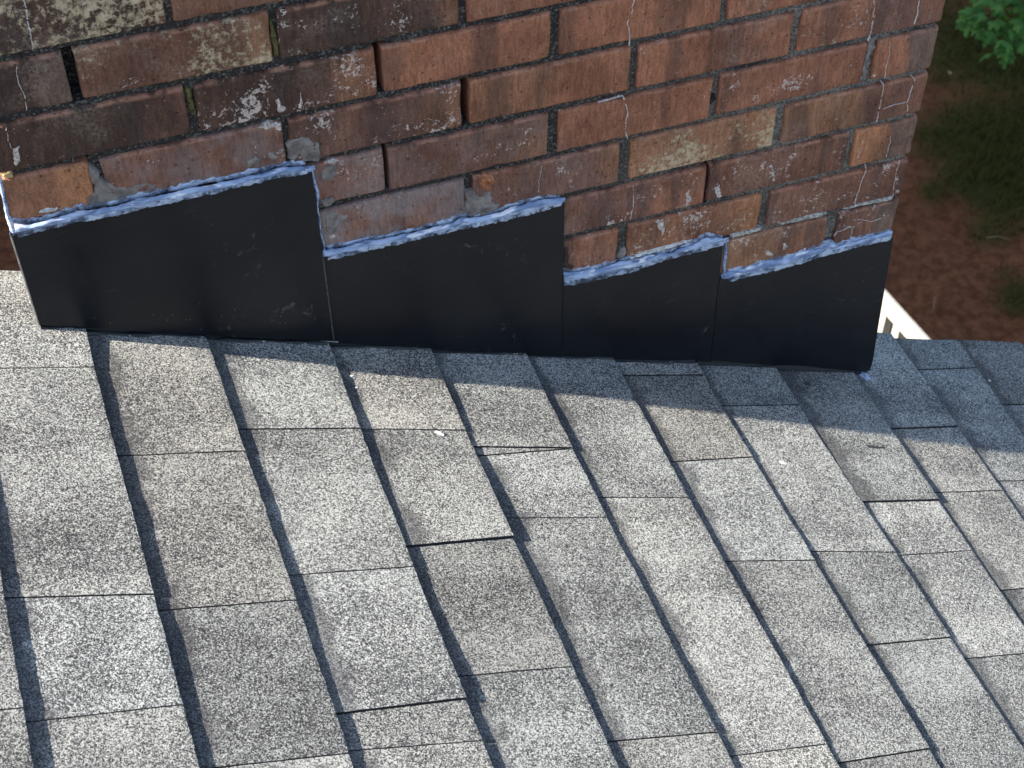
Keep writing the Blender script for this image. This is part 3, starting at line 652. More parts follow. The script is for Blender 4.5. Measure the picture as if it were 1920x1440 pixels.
# (row, index from the right-hand corner): base, end colour, split, soot, cream, speck, haze
LOOK = {
 (0, 5): (DRK, BRN, 0.8, 0.5, 0.86, 0.4, 0.0), (0, 4): (BRN, PUR, 0.6, 0.35, 0.5, 0.5, 0.1), (0, 3): (BRN, RED, 0.6, 0.2, 0.0, 0.3, 0.0), (0, 2): (RED, REDB, .5, 0, 0, .3, 0),
 (1, 5): (DRK, GRY, 0.6, 0.45, 0.25, 0.4, 0.0), (1, 4): (PUR, TAN, 0.75, 0.35, 0.68, 0.45, 0.0), (1, 3): (DRK, BRN, 0.8, 0.5, 0.0, 0.8, 0.0), (1, 2): (REDB, RED, 0.4, 0.1, 0, 0.3, 0), (1, 1): (RED, REDB, .5, .1, 0, .35, 0), (1, 0): (PUR, GRY, .5, .2, .2, .7, .15),
 (2, 5): (DRK, PUR, 0.85, 0.55, 0.15, 0.35, 0.0), (2, 4): (DRK, BRN, 0.75, 0.5, 0.0, 0.85, 0.0), (2, 3): (RED, REDB, 0.35, 0.0, 0, 0.35, 0), (2, 2): (RED, RED, 0.5, 0.0, 0, 0.3, 0), (2, 1): (RED, PUR, .6, 0, 0, .4, 0), (2, 0): (PUR, GRY, .4, .2, .1, .7, .1),
 (3, 5): (BRN, ORG, 0.6, 0.15, 0.0, 0.55, 0.0), (3, 4): (PUR, REDB, 0.82, 0.3, 0.0, 0.65, 0.45), (3, 3): (PUR, BRN, 0.72, 0.45, 0.0, 0.75, 0.1), (3, 2): (BRN, RED, 0.45, 0.05, 0, 0.4, 0), (3, 1): (RED, REDB, 0.5, 0.0, 0, 0.45, 0), (3, 0): (RED, PUR, 0.4, 0.1, 0.34, 0.75, 0.1),
 (4, 4): (PUR, PUR, 0.5, 0.1, 0.0, 0.7, 0.55), (4, 3): (PUR, BRN, 0.62, 0.45, 0.0, 0.65, 0.25), (4, 2): (REDB, RED, 0.55, 0.15, 0, 0.55, 0.0), (4, 1): (REDB, REDB, 0.5, 0.05, 0, 0.72, 0.05), (4, 0): (RED, GRY, 0.55, 0.0, 0.1, 0.6, 0.1),
 (5, 3): (PUR, PUR, 0.8, 0.0, 0.1, 0.75, 0.85), (5, 2): (PUR, TAN, 0.82, 0.25, 0.1, 0.75, 0.2), (5, 1): (TAN, ORG, 0.7, 0.0, 0.88, 0.5, 0), (5, 0): (TAN, PUR, 0.5, 0.05, 0.2, 0.5, 0.05),
 (6, 2): (PUR, REDB, 0.6, 0.1, 0.1, 0.8, 0.15), (6, 1): (PUR, PUR, 0.5, 0.1, 0.28, 0.85, 0.0), (6, 0): (ORG, GRY, 0.5, 0.0, 0.1, 0.5, 0.0),
 (7, 2): (REDB, RED, 0.5, 0.0, 0.3, 0.5, 0.05), (7, 1): (BRN, ORG, 0.78, 0.0, 0.55, 0.85, 0.0), (7, 0): (PUR, PUR, 0.6, 0.25, 0.0, 0.9, 0.05), (7, 3): (PUR, PUR, .5, .2, 0, .5, .3),
 (8, 1): (TAN, BRN, 0.6, 0.0, 0.58, 0.85, 0.1), (8, 0): (PUR, GRY, 0.6, 0.15, 0.0, 0.8, 0.1),
}
def dress(o, look):
    c1, c2, sp, so, cr, spk, hz = look
    j = np.random.default_rng(abs(hash(o.name)) % 1000 if False else len(bpy.data.objects)).uniform(0.92, 1.08)
    o['col'] = [float(x*j) for x in c1]; o['col_end'] = [float(x*j) for x in c2]
    o['split'] = float(sp); o['soot'] = float(so); o['cream'] = float(cr); o['speck'] = float(spk); o['haze'] = float(hz)
BRK = {}
seed = 1
for row in range(-15, 10):
    z1 = -row*ROWH; zc = z1-BH/2
    odd = row % 2 == 1
    r = 0.0; idx = 0
    while r > -CW+0.03:
        w = (0.1927 if (odd or idx > 0) else 0.0911)
        l = r-w
        if l < -CW+0.02: l = -CW
        ln_, rn_ = int(round(l*1000)), int(round(r*1000))
        near = lambda v: next((MEAS[(row, v+d)] for d in (0, 1, -1) if (row, v+d) in MEAS), None)
        ml, mr = near(ln_), near(rn_)
        lu = (ml/1000 if ml is not None and l > -CW else l)
        ru = (mr/1000 if mr is not None and idx > 0 else r)
        if ml is None and l > -CW: lu += random.uniform(-0.003, 0.003)
        if mr is None and idx > 0: ru += random.uniform(-0.003, 0.003)
        dz = random.uniform(-0.0009, 0.0009)
        D = 0.095 if (odd or idx > 0) else 0.193
        if 0 < idx and l > -CW: D = 0.04
        Lb = ru-lu
        # measured ends leave the joint next door untouched
        V, F = brick_mesh(Lb, BH, D, seed)
        a = random.uniform(-0.0035, 0.0035)
        yo = random.uniform(-0.0006, 0.0008)
        ca, sa = math.cos(a), math.sin(a)
        V = np.stack([V[:, 0]*ca-V[:, 2]*sa, V[:, 1], V[:, 0]*sa+V[:, 2]*ca], 1)
        o = mesh_obj('brick', V, F, M['brick'], chimney, smooth=False)
        o.location = ((lu+ru)/2, yo, zc+dz)
        lk = LOOK.get((row, idx))
        if lk is None:
            q = random.random()
            lk = (random.choice([RED, REDB, PUR, BRN]), random.choice([RED, PUR, BRN]), random.uniform(.4, .8), random.uniform(0, .3), 0.0 if q < .8 else 0.5, random.uniform(.3, .7), 0.1)
        dress(o, lk)
        BRK[(row, idx)] = (o, lu, ru, zc+dz+BH/2, zc+dz-BH/2)
        seed += 1
        r = l-0.0105; idx += 1
# side faces: two proto meshes each, shared
side_protos = {}
def side_brick(L, right):
    key = (round(L, 3), right, random.randrange(4))
    if key not in side_protos:
        V, F = brick_mesh(L, BH, 0.04, 500+len(side_protos), 0.02)
        if right: V = np.stack([-V[:, 1], V[:, 0], V[:, 2]], 1)
        else: V = np.stack([V[:, 1], -V[:, 0], V[:, 2]], 1)
        o = mesh_obj('brick', V, F, M['brick'], chimney)
        side_protos[key] = o
        return o
    o = side_protos[key].copy()
    link(o, chimney)
    return o
for right in (True, False):
    for row in range(-15, 13 if right else 6):
        odd = row % 2 == 1
        y = (0.095 if (odd if right else not odd) else 0.193)+0.0105
        while y < CD-0.05:
            w = min(0.1927, CD-y)
            o = side_brick(w, right)
            o.location = (0.0 if right else -CW, y+w/2, -row*ROWH-BH/2)
            dress(o, (random.choice([RED, REDB, PUR, BRN]), random.choice([RED, PUR]), .6, random.uniform(0, .3), 0.0, .5, .1))
            y += w+0.0105

# lime-filled hairline cracks: thin raised seams, one per brick they cross
def ribbon(pts, w0, seed):
    P = np.array(pts, float)/1000
    d = np.r_[0, np.cumsum(np.hypot(*np.diff(P, axis=0).T))]
    n = max(6, int(d[-1]/0.0020))
    t = np.linspace(0, d[-1], n)
    u = np.interp(t, d, P[:, 0]); z = np.interp(t, d, P[:, 1])
    rr = np.random.default_rng(seed)
    jag = np.cumsum(rr.choice([-1, -0.5, 0.5, 1], n)*0.00045); jag -= np.linspace(jag[0], jag[-1], n)
    u = u+jag+(rr.random(n)-0.5)*0.0006
    z = z+(rr.random(n)-0.5)*0.0006
    w = 0.64*w0*np.clip(-0.25+1.9*N3(t*420+seed*3, t*0+seed*2, 3), 0.12, 1.3)
    T = np.stack([np.gradient(u), np.gradient(z)], 1); T /= np.linalg.norm(T, axis=1)[:, None]+1e-9
    nx, nz = -T[:, 1], T[:, 0]
    rows = []
    for o, h in ((-1, 0.0012), (-0.5, -0.0011), (0.5, -0.0011), (1, 0.0012)):
        rows.append(np.stack([u+nx*w*o, np.full(n, h), z+nz*w*o], 1))
    gf = grid_faces(n, 4, flip=True)
    keep = (N1(t[:-1]*230+seed*9, t[:-1]*0+seed, 2) > 0.27)
    return np.stack(rows, 1).reshape(-1, 3), gf[np.repeat(keep, 3)]
CW_W = [0.0016, 0.0013, 0.0020, 0.0012, 0.0013, 0.0013, 0.0008, 0.0012, 0.0012, 0.0007, 0.0007, 0.0011, 0.0009, 0.0016, 0.0009, 0.0007, 0.0006]+[0.0007]*7
for i, c in enumerate(CRACKS):
    mid = np.mean(np.array(c), axis=0)/1000
    best = min(BRK.items(), key=lambda kv: max(kv[1][1]-mid[0], mid[0]-kv[1][2], 0)+max(kv[1][4]-mid[1], mid[1]-kv[1][3], 0))
    bo = best[1][0]
    V, F = ribbon(c, CW_W[i], i+3)
    V[:, 1] += bo.location.y
    mesh_obj('crack_seam', V-np.array(bo.location), F, M['crack'], bo)

# mortar smears, lime crusts, moss: ragged low-relief patches
def inside(poly, x, y):
    c = np.zeros(x.shape, bool); n = len(poly)
    for i in range(n):
        x1, y1 = poly[i]; x2, y2 = poly[(i+1) % n]
        if y1 == y2: continue
        m = ((y1 > y) != (y2 > y)) & (x < (x2-x1)*(y-y1)/(y2-y1)+x1)
        c ^= m
    return c
def patch(name, poly, mat, thick, seed, res=1.2, rough=3.4, y0=0.0009, under=0.006):
    P = np.array(poly, float)
    x0, y0_ = P.min(0)-3; x1, y1_ = P.max(0)+3
    x = np.arange(x0, x1, res); y = np.arange(y0_, y1_, res)
    X, Y = np.meshgrid(x, y, indexing='ij')
    wx = (N1(X/5+seed*3, Y/5+seed, 3)-0.5)*2*rough; wy = (N2(X/5+seed, Y/5+seed*2, 3)-0.5)*2*rough
    m = inside(poly, X+wx, Y+wy)
    cell = m[:-1, :-1] & m[1:, :-1] & m[1:, 1:] & m[:-1, 1:]
    nx, ny = X.shape
    F = grid_faces(nx, ny)[cell.ravel()]
    if len(F) == 0: return None
    cnt = np.bincount(F.ravel(), minlength=nx*ny)
    h = y0-thick*(0.1+2.0*np.clip(N3(X/6+seed, Y/6+seed, 4)-0.15, 0, 1))
    h = np.where((cnt.reshape(nx, ny) > 0) & (cnt.reshape(nx, ny) < 4), under, h)
    V = np.stack([X.ravel()/1000, h.ravel(), Y.ravel()/1000], 1)
    used = np.unique(F); mp = -np.ones(nx*ny, int); mp[used] = np.arange(len(used))
    return mesh_obj(name, V[used], mp[F], mat, chimney, smooth=True)
for i, (nm, mt, th, nn) in enumerate([('m1', 'grey_mortar', .0012, 'mortar_smear'), ('m2', 'grey_mortar', .0014, 'mortar_smear'), ('m2b', 'grey_mortar', .0014, 'mortar_smear'),
        ('m3', 'grey_mortar', .003, 'mortar_smear'), ('m4', 'grey_mortar', .0013, 'mortar_smear'), ('m4b', 'grey_mortar', .004, 'mortar_smear'), ('m5', 'grey_mortar', .003, 'mortar_smear'),
        ('m6', 'grey_mortar', .002, 'mortar_smear'), ('spill', 'grey_mortar', .0018, 'mortar_smear'), ('stone', 'stone', .005, 'brick_chip'), ('wet', 'wet', .0004, 'wet_stain'),
        ('lime_a', 'lime', .0015, 'lime_crust'), ('lime_b', 'lime', .0022, 'lime_crust'), ('lime_c', 'lime_grit', .0012, 'lime_crust'), ('lime_d', 'lime_grit', .0012, 'lime_crust'),
        ('lime_e', 'lime_grit', .0012, 'lime_crust'), ('yellow', 'yellow', .0012, 'lime_crust'), ('moss_a', 'moss', .001, 'moss_tuft'), ('moss_b', 'moss', .001, 'moss_tuft'), ('white_e', 'lime', .0012, 'lime_crust')]+[('sp_'+c_, 'lime_spot', .0006, 'lime_crust') for c_ in 'abcdefghijklmno']):
    kw = dict(res=0.8, rough=2.4, y0=-0.0004) if nm.startswith('sp_') else dict(res=1.0, rough=1.0, y0=-0.0003) if nm in ('yellow', 'moss_a', 'moss_b', 'white_e', 'lime_c', 'lime_d', 'lime_e', 'lime_b', 'wet', 'stone') else {}
    if nm.startswith('moss'): kw['y0'] = 0.003
    patch(nn, SMEARS[nm], M[mt], th, i+2, **kw)

# stepped flashing: four black sheet-metal panels, lapped downhill
def wave(u, z):
    return (N1(u*5+11, z*4+11, 2)-0.5)*0.0040+(N2(u*14+3, z*6+3, 2)-0.5)*0.0019
def panel(tl, tr, br, bl, yf, flare=0.0, roundc=0):
    nu, nz = 26, 18
    a = np.linspace(0, 1, nu); b = np.linspace(0, 1, nz)
    A, B = np.meshgrid(a, b, indexing='ij')
    tl, tr, br, bl = [np.array(q, float)/1000 for q in (tl, tr, br, bl)]
    P = (tl*(1-A)[..., None]+tr*A[..., None])*(1-B)[..., None]+(bl*(1-A)[..., None]+br*A[..., None])*B[..., None]
    U, Z = P[..., 0], P[..., 1]
    Z = Z+(B**6)*(N3(U*40, U*0+4, 2)-0.5)*0.003
    if roundc:
        k = np.clip((A-0.9)/0.1, 0, 1)**3*np.clip((B-0.85)/0.15, 0, 1)**3
        U = U-k*0.003; Z = Z+k*0.003
    Y = yf-0.002+wave(U, Z)*np.clip(B*4, 0, 1)-flare*B**3
    T = 0.0009
    front = np.stack([U, Y, Z], -1).reshape(-1, 3); back = front.copy(); back[:, 1] += T
    n = len(front)
    F = [grid_faces(nu, nz, flip=True), grid_faces(nu, nz, n)]
    mi = [0]*len(F[0])+[0]*len(F[1])
    idx = np.arange(nu*nz).reshape(nu, nz)
    for e, m in ((idx[0], 1), (idx[-1], 1), (idx[:, 0], 0), (idx[:, -1], 0)):
        F.append(np.stack([e[:-1], e[1:], e[1:]+n, e[:-1]+n], 1)); mi += [m]*(len(e)-1)
    o = mesh_obj('flashing_panel', np.concatenate([front, back]), np.concatenate(F), mats=[M['metal'], M['bare']], midx=mi, parent=chimney, smooth=False)
    return o
panel((-258-24, -602), (2, -607), (15, -871), (-258-24, -745), -0.0020, 0.004, 1)
panel((-487-24, -539), (-262, -539), (-257, -757), (-487-24, -655), -0.0036, 0.003)
panel((-790-24, -401), (-487, -401), (-483, -668), (-790-24, -524), -0.0052, 0.003)
panel((-1112, -268), (-788, -268), (-784, -534), (-1110, -398), -0.0068, 0.003)
# returns of the end panels round the two corners
mesh_obj('flashing_return', [(-1.1125, -0.0068, -0.268), (-1.1125, 0.30, -0.268), (-1.1125, 0.30, -0.402), (-1.1108, -0.010, -0.4), (-1.1115, -0.0068, -0.2685), (-1.1115, 0.30, -0.2685), (-1.1115, 0.30, -0.4015), (-1.1098, -0.009, -0.3995)],
         [(0, 1, 2, 3), (7, 6, 5, 4), (0, 4, 5, 1), (3, 2, 6, 7), (0, 3, 7, 4)], M['metal'], chimney)
# upstand and foot of the step flashing under the panels, course by course
for k in range(-1, 9):
    s0 = max(float(edge_s(k, 0.0))/1000, -1.203); s1 = min(float(edge_s(k+1, 0.0))/1000, 0.012)
    if s1-s0 < 0.02: continue
    h0 = -lift_of(k)/1000+0.0006; h1 = -0.0004
    jj = random.uniform(-0.002, 0.0015); kk = random.uniform(0, 0.0018)
    prof = [(0.0035, 0.03), (-0.0022, 0.028), (-0.0035, 0.0045+kk), (-0.0105+jj, 0.0008+kk), (-0.0105+jj, -0.003)]
    V = []
    for s, h in ((s0+0.001, h0), (s1-0.004, h1)):
        for yy, nn in prof:
            V.append(roofp(s, yy, h+nn))
    mesh_obj('step_flashing', V, [(i, i+1, i+6, i+5) for i in range(4)]+[(0, 5, 9, 4)], M['flange'], chimney)
def hem(pts, r, mat):
    V, F = tube([(a/1000, y, b/1000) for a, y, b in pts], [r]*len(pts), 6)
    mesh_obj('panel_hem', V, F, mat, chimney, smooth=True)
def hemline(a, b, yf, flare, r, mat, lo=0.0):
    P = []
    for i in range(17):
        q = lo+(1-lo)*i/16
        u = a[0]+(b[0]-a[0])*q; z = a[1]+(b[1]-a[1])*q
        y = yf-0.002+float(wave(np.array([u/1000]), np.array([z/1000]))[0])*min(1, q*4)-flare*q**3-0.0001
        P.append((u, y, z))
    hem(P, r, mat)
hemline((-788, -268), (-784, -534), -0.0068, 0.003, 0.0010, M['hem'], 0.45)
hemline((-487, -401), (-483, -668), -0.0052, 0.003, 0.0008, M['metal'], 0.45)
hemline((-262, -539), (-257, -757), -0.0036, 0.003, 0.0008, M['metal'], 0.3)
hemline((-1112, -268), (-1110, -398), -0.0068, 0.003, 0.0011, M['bare'], 0.0)
def bead_mesh(path, mat, name, base=0.0008, hscale=0.55, seed=1, vertical=False, parent=None, step=0.0024):
    P = np.array(path, float)/1000
    d = np.r_[0, np.cumsum(np.hypot(np.diff(P[:, 0]), np.diff(P[:, 1])))]
    n = max(8, int(d[-1]/step)); t = np.linspace(0, d[-1], n)
    u, z, w = (np.interp(t, d, P[:, i]) for i in range(3))
    w = w*(0.14+0.58*N1(t*38+seed, t*0+seed*3, 4)+0.25*N2(t*160+seed, t*0+seed*5, 2))
    z = z+(N2(t*60+seed*2, t*0+seed, 3)-0.5)*0.003*(0 if vertical else 1)
    u = u+(N2(t*60+seed*2, t*0+seed, 3)-0.5)*0.003*(1 if vertical else 0)
    m = 11; th = np.linspace(0, math.pi, m)
    T = np.stack([np.gradient(u), np.gradient(z)], 1); T /= np.linalg.norm(T, axis=1)[:, None]+1e-9
    nx, nz = -T[:, 1], T[:, 0]
    c = np.cos(th)[None]; s_ = np.sin(th)[None]
    TT = np.repeat(t[:, None], m, 1); AA = np.repeat(th[None], n, 0)
    h = (w*hscale+0.0016)[:, None]*(0.55+0.9*N3(TT*55+seed, AA*1.9+seed, 3))
    end = np.clip(np.minimum(t, d[-1]-t)/0.004, 0.1, 1)[:, None]
    off = c*w[:, None]
    V = np.stack([u[:, None]+nx[:, None]*off, base-(h*s_*end+0.0014*s_), z[:, None]+nz[:, None]*off], -1).reshape(-1, 3)
    return mesh_obj(name, V, grid_faces(n, m, flip=True), mat, parent or chimney, smooth=True)
for i, (kx, p_) in enumerate(sorted(BEADS.items())):
    if kx.startswith('h'):
        ex = {'1': (0, 9), '2': (7, 3), '3': (2, 6), '4': (8, 0)}[kx[1]]
        f_, l_ = p_[0], p_[-1]
        p_ = [(f_[0]-ex[0], f_[1], f_[2])]+p_+[(l_[0]+ex[1], l_[1], l_[2]*0.9)]
        off = {'1': -0.0062, '2': -0.0046, '3': -0.003, '4': -0.0014}[kx[1]]
        bead_mesh(p_, M['sealant'], 'sealant_bead', base=off, hscale=0.16, seed=i+2)
    else:
        bead_mesh(p_, M['sealant'], 'sealant_bead', base=-0.001, hscale=0.7, seed=i+2, vertical=True)
for i, kx in enumerate(('h1', 'h2', 'h3', 'h4')):
    p_ = BEADS[kx]
    poly = [(a, b+c*0.95+0.5) for a, b, c in p_]+[(a, b-c*0.2) for a, b, c in reversed(p_)]
    patch('sealant_film', poly, M['film'], .0007, 40+i, res=1.0, rough=3.6, y0=-0.0009, under=0.001)
    poly = [(a, b+c*0.1) for a, b, c in p_]+[(a, b-c*1.12) for a, b, c in reversed(p_)]
    yf = {'h1': -0.0096, 'h2': -0.0079, 'h3': -0.0064, 'h4': -0.0048}[kx]
    patch('sealant_film', poly, M['film'], .0005, 60+i, res=1.0, rough=2.6, y0=yf, under=yf+0.0012)
bead_mesh([(-1107, -196, 3), (-1108, -225, 4.5), (-1109, -250, 5), (-1107, -276, 8)], M['sealant'], 'sealant_bead', base=0.002, seed=31, vertical=True)
# lumps of black roof mastic along the foot of the panels
def foot_bead(s0, s1, seed, r0, name='mastic_bead'):
    n = int((s1-s0)/0.004); s = np.linspace(s0, s1, n); m = 8
    th = np.linspace(-0.3, math.pi+0.3, m)
    R = r0*(0.35+1.1*N1(s*45+seed, s*0+seed, 3))
    sd = (s[:, None]+0*th); yy = -0.0085-np.cos(th)[None]*R[:, None]*1.3+(N2(s*30+seed, s*0, 2)[:, None]-.5)*0.004
    base = np.array([np.interp(x*1000, [float(edge_s(k, 0.0)) for k in range(-2, 11)], list(range(-2, 11))) for x in s])
    fr = base-np.floor(base)
    nn = (-0.006+0.006*fr)[:, None]+np.sin(th)[None]*R[:, None]*(0.7+0.6*N3(sd*60, th[None]*2+seed, 2))
    V = roofp(sd, yy, nn).reshape(-1, 3)
    mesh_obj(name, V, grid_faces(n, m), M['mastic'], chimney, smooth=True)
foot_bead(-1.203, -1.02, 3, 0.0040); foot_bead(-1.015, -0.86, 5, 0.0042); foot_bead(-0.85, -0.56, 8, 0.0034); foot_bead(-0.55, -0.31, 9, 0.0036); foot_bead(-0.30, -0.02, 12, 0.003)
def surf(s, y):
    """height of the shingle surface above the roof plane at (s, y) mm"""
    bpy.context.view_layer.update()
    dg = bpy.context.evaluated_depsgraph_get()
    o = roofp(s/1000, y/1000, 0.05); d = roofp(0.0, 0.0, -1.0)-roofp(0.0, 0.0, 0.0)
    ok, loc, *_ = scene.ray_cast(dg, Vector(o), Vector(d), distance=0.2)
    n = (0.05-(Vector(o)-loc).length) if ok else 0.0
    return n if n < 0.004 else -0.001
def lump(name, pts, mat, parent=None, seed=1):
    """small faceted lump through a ring of (s, y) roof points (mm), h high, lying on the shingles"""
    ring, h = pts
    R = np.array(ring, float)
    R = np.concatenate([np.stack([R, (R+np.roll(R, -1, 0))/2+np.random.default_rng(seed+len(R)).normal(0, 0.4, R.shape)], 1).reshape(-1, 2)])
    c = R.mean(0); g = [surf(a, b) for a, b in R]; gc = surf(*c)
    V = [roofp(a/1000, b/1000, q-0.0008) for (a, b), q in zip(R, g)]+[roofp((a*.8+c[0]*.2)/1000, (b*.8+c[1]*.2)/1000, q+h*(0.7+.5*((i*37+seed) % 5)/5)) for i, ((a, b), q) in enumerate(zip(R, g))]+[roofp(c[0]/1000, c[1]/1000, gc+h*1.2)]
    n = len(R); F = []
    for i in range(n):
        j = (i+1) % n
        F += [(i, j, n+j, n+i), (n+i, n+j, 2*n)]
    return mesh_obj(name, V, F, mat, parent)
lump('sealant_dab', ([(-8, -12), (0, -9), (9, -10), (10, -24), (2, -25), (-5, -19)], 0.0025), M['sealant'], chimney)
mesh_obj('sealant_dab', [(-0.801, -0.0105, -0.5285), (-0.779, -0.0108, -0.5385), (-0.779, -0.0135, -0.5335), (-0.801, -0.013, -0.5255)], [(0, 1, 2, 3)], M['chip'], chimney)

# ------------------------------------------------------------------ small bits lying on the shingles
GROUPS = {'paint_flake': 'pale flakes lying on the shingles', 'sealant_crumb': 'white crumbs lying on the shingles', 'tar_spot': 'dark tar spots on the shingles'}
def bit(name, label, cat, ring, h, mat, at, group=None):
    s, y = at
    o = lump(name, ([(s+a, y+b) for a, b in ring], h), mat)
    tag(o, label, cat, GROUPS[name])
    return o
bit('paint_flake', 'white paint flake lying on a sunlit shingle below the rightmost black panel', 'flake', [(-6, 2), (-1, 4), (6, -1), (6, -3), (0, -3), (-4, -2)], 0.0006, M['chip'], POINTS['fleck'])
bit('sealant_crumb', 'white sealant crumb in the shadow of a shingle edge, the upper of two', 'crumb', [(-4, -1), (-1, 2), (4, 2), (4, 0), (0, -2)], 0.001, M['chip'], (POINTS['speck1'][0], POINTS['speck1'][1]))
bit('sealant_crumb', 'small white sealant crumb on a shingle edge shadow, the lower of two', 'crumb', [(-2, -1), (-1, 1), (2, 1.5), (2, -1)], 0.0008, M['chip'], (POINTS['speck2'][0], POINTS['speck2'][1]))
bit('paint_flake', 'curled pale flake with a dark shadow beside a shingle joint in the sun', 'flake', [(-7, 3), (-5, 5), (0, 2), (5, -3), (4, -4), (-3, 0)], 0.0022, M['chip'], POINTS['scrape'])
bit('tar_spot', 'dark elongated tar spot on a sunlit shingle near the right edge', 'stain', [(-20, 3), (-8, 4), (4, 1), (22, -1), (20, -4), (2, -5), (-14, -2)], 0.0005, M['stain'], POINTS['stain1'])
bit('tar_spot', 'round dark tar spot on the shaded shingle under the right panel', 'stain', [(-6, 2), (-1, 5), (5, 3), (6, -2), (0, -5), (-5, -3)], 0.0005, M['stain'], POINTS['stain2'])
bit('paint_flake', 'tiny pale flake on a shaded shingle right of the chimney', 'flake', [(-3, 1), (2, 3), (4, 0), (0, -3)], 0.001, M['chip'], POINTS['bits'])

# grit: countless loose crumbs of mortar and granules, thickest along the foot of the flashing
def make_grit():
    V = []; F = []
    r = np.random.default_rng(77)
    for i in range(150):
        if i < 95:
            s = r.uniform(-1195, -10); y = -11-abs(r.normal(0, 9))
        else:
            s = r.uniform(-1250, 250); y = r.uniform(-620, -20)
        h = surf(s, y)/1.0
        q = r.uniform(0.6, 1.7)
        b = len(V)
        for k in range(4):
            a = k*math.pi/2+r.uniform(-.4, .4)
            V.append(roofp((s+q*math.cos(a)*r.uniform(.6, 1.6))/1000, (y+q*math.sin(a))/1000, h-0.0003))
        V.append(roofp(s/1000, y/1000, h+q*0.0009))
        F += [(b+k, b+(k+1) % 4, b+4) for k in range(4)]
    o = mesh_obj('roof_grit', V, F, M['grit'])
    o['kind'] = 'stuff'; o['label'] = 'loose crumbs of mortar and grit scattered on the shingles along the flashing'; o['category'] = 'grit'
make_grit()

# ------------------------------------------------------------------ white railing on the raised deck beyond the gable
RA = np.array([1.5674, 2.0120]); RD = np.array([0.0927, -0.9957]); RN = np.array([-0.9957, -0.0927])
RZ = -3.0
def rail_box(name, t0, t1, w0, w1, z0, z1, mat, parent):
    V = []
    for t in (t0, t1):
        for w in (w0, w1):
            q = RA+RD*t+RN*w
            for zz in (z0, z1):
                V.append((q[0], q[1], zz))
    F = [(0, 1, 3, 2), (4, 6, 7, 5), (0, 4, 5, 1), (2, 3, 7, 6), (0, 2, 6, 4), (1, 5, 7, 3)]
    return mesh_obj(name, V, F, mat, parent)
rail = thing('deck_railing', 'white vinyl deck railing glimpsed past the right edge of the chimney', 'railing')
T0, T1 = -2.6, 1.85
rail_box('top_rail', T0, T1, 0.0, 0.050, RZ-0.022, RZ, M['white'], rail)
rail_box('rail_cap_lip', T0, T1, 0.010, 0.038, RZ+0.0004, RZ+0.006, M['white'], rail)
rail_box('rail_skirt', T0, T1, 0.005, 0.045, RZ-0.036, RZ-0.0222, M['white'], rail)
rail_box('bottom_rail', T0, T1, 0.008, 0.046, RZ-0.86, RZ-0.81, M['white'], rail)
t = T0+0.0551
bal = None
while t < T1-0.05:
    rail_box('baluster', t, t+0.035, 0.010, 0.043, RZ-0.8095, RZ-0.0362, M['white'], rail)
    t += 0.079
for tt in (T0-0.1, T1):
    rail_box('post', tt, tt+0.1, -0.01, 0.09, RZ-0.95, RZ+0.06, M['white'], rail)
deck = thing('wooden_deck', 'raised brown wooden deck behind the chimney below the white railing', 'deck')
t = T0
while t < T1:
    rail_box('deck_board', t, t+0.135, -0.03, 1.38, RZ-0.98, RZ-0.952, M['wood'], deck)
    t += 0.141
rail_box('rim_joist', T0, T1, -0.03, 0.01, RZ-1.2, RZ-0.981, M['wood'], deck)
for tt in (T0, -0.3, T1-0.12):
    for ww in (0.02, 1.2):
        rail_box('post', tt, tt+0.1, ww, ww+0.1, GZ-0.2, RZ-0.981, M['wood'], deck)

# ------------------------------------------------------------------ trees
# five-lobed maple leaf outline (unit size)
half = [(0, 0), (0.10, 0.02), (0.34, -0.10), (0.26, 0.10), (0.52, 0.22), (0.36, 0.30), (0.44, 0.52), (0.24, 0.44), (0.14, 0.52), (0.16, 0.74), (0, 1.0)]
LEAF2 = half+[(-x, y) for x, y in half[-2:0:-1]]
def leaf_mesh(seed):
    r = np.random.default_rng(seed)
    k = r.uniform(-0.25, 0.25); d = r.uniform(0.15, 0.45)
    V = [(x*1.15, y-0.3, -abs(x)*0.22-d*(y-0.3)**2+k*x*y) for x, y in LEAF2]+[(0, 0.05, 0.02)]
    n = len(LEAF2); F = [(i, (i+1) % n, n) for i in range(n)]
    me = bpy.data.meshes.new('leaf')
    me.from_pydata(V, [], F); me.materials.append(M['leaf']); me.update()
    return me
LEAVES = [leaf_mesh(i) for i in range(6)]
def crown_stuff(name, blobs, n, size, mat, parent, seed):
    r = np.random.default_rng(seed)
    w = np.array([b[3]**2 for b in blobs]); ch = r.choice(len(blobs), n, p=w/w.sum())
    B = np.array(blobs)
    d = r.normal(size=(n, 3)); d /= np.linalg.norm(d, axis=1)[:, None]
    rad = B[ch, 3]*(0.55+0.5*r.random(n)**0.6)
    c = B[ch, :3]+d*rad[:, None]*np.array([1, 1, 0.8])
    a = r.normal(size=(n, 3)); a[:, 2] *= 0.5; a /= np.linalg.norm(a, axis=1)[:, None]
    up = d*0.5+np.array([0, 0, 0.8]); b = np.cross(up, a); b /= np.linalg.norm(b, axis=1)[:, None]
    s = size*r.uniform(0.6, 1.3, n)[:, None]
    V = np.concatenate([c-a*s, c+b*s*.55, c+a*s, c-b*s*.55]); i = np.arange(n)
    o = mesh_obj(name, V, np.stack([i, i+n, i+2*n, i+3*n], 1), mat, parent)
    o['kind'] = 'stuff'
    return o
maple = thing('maple_tree', 'green maple tree with lobed leaves reaching in at the top right corner', 'tree')
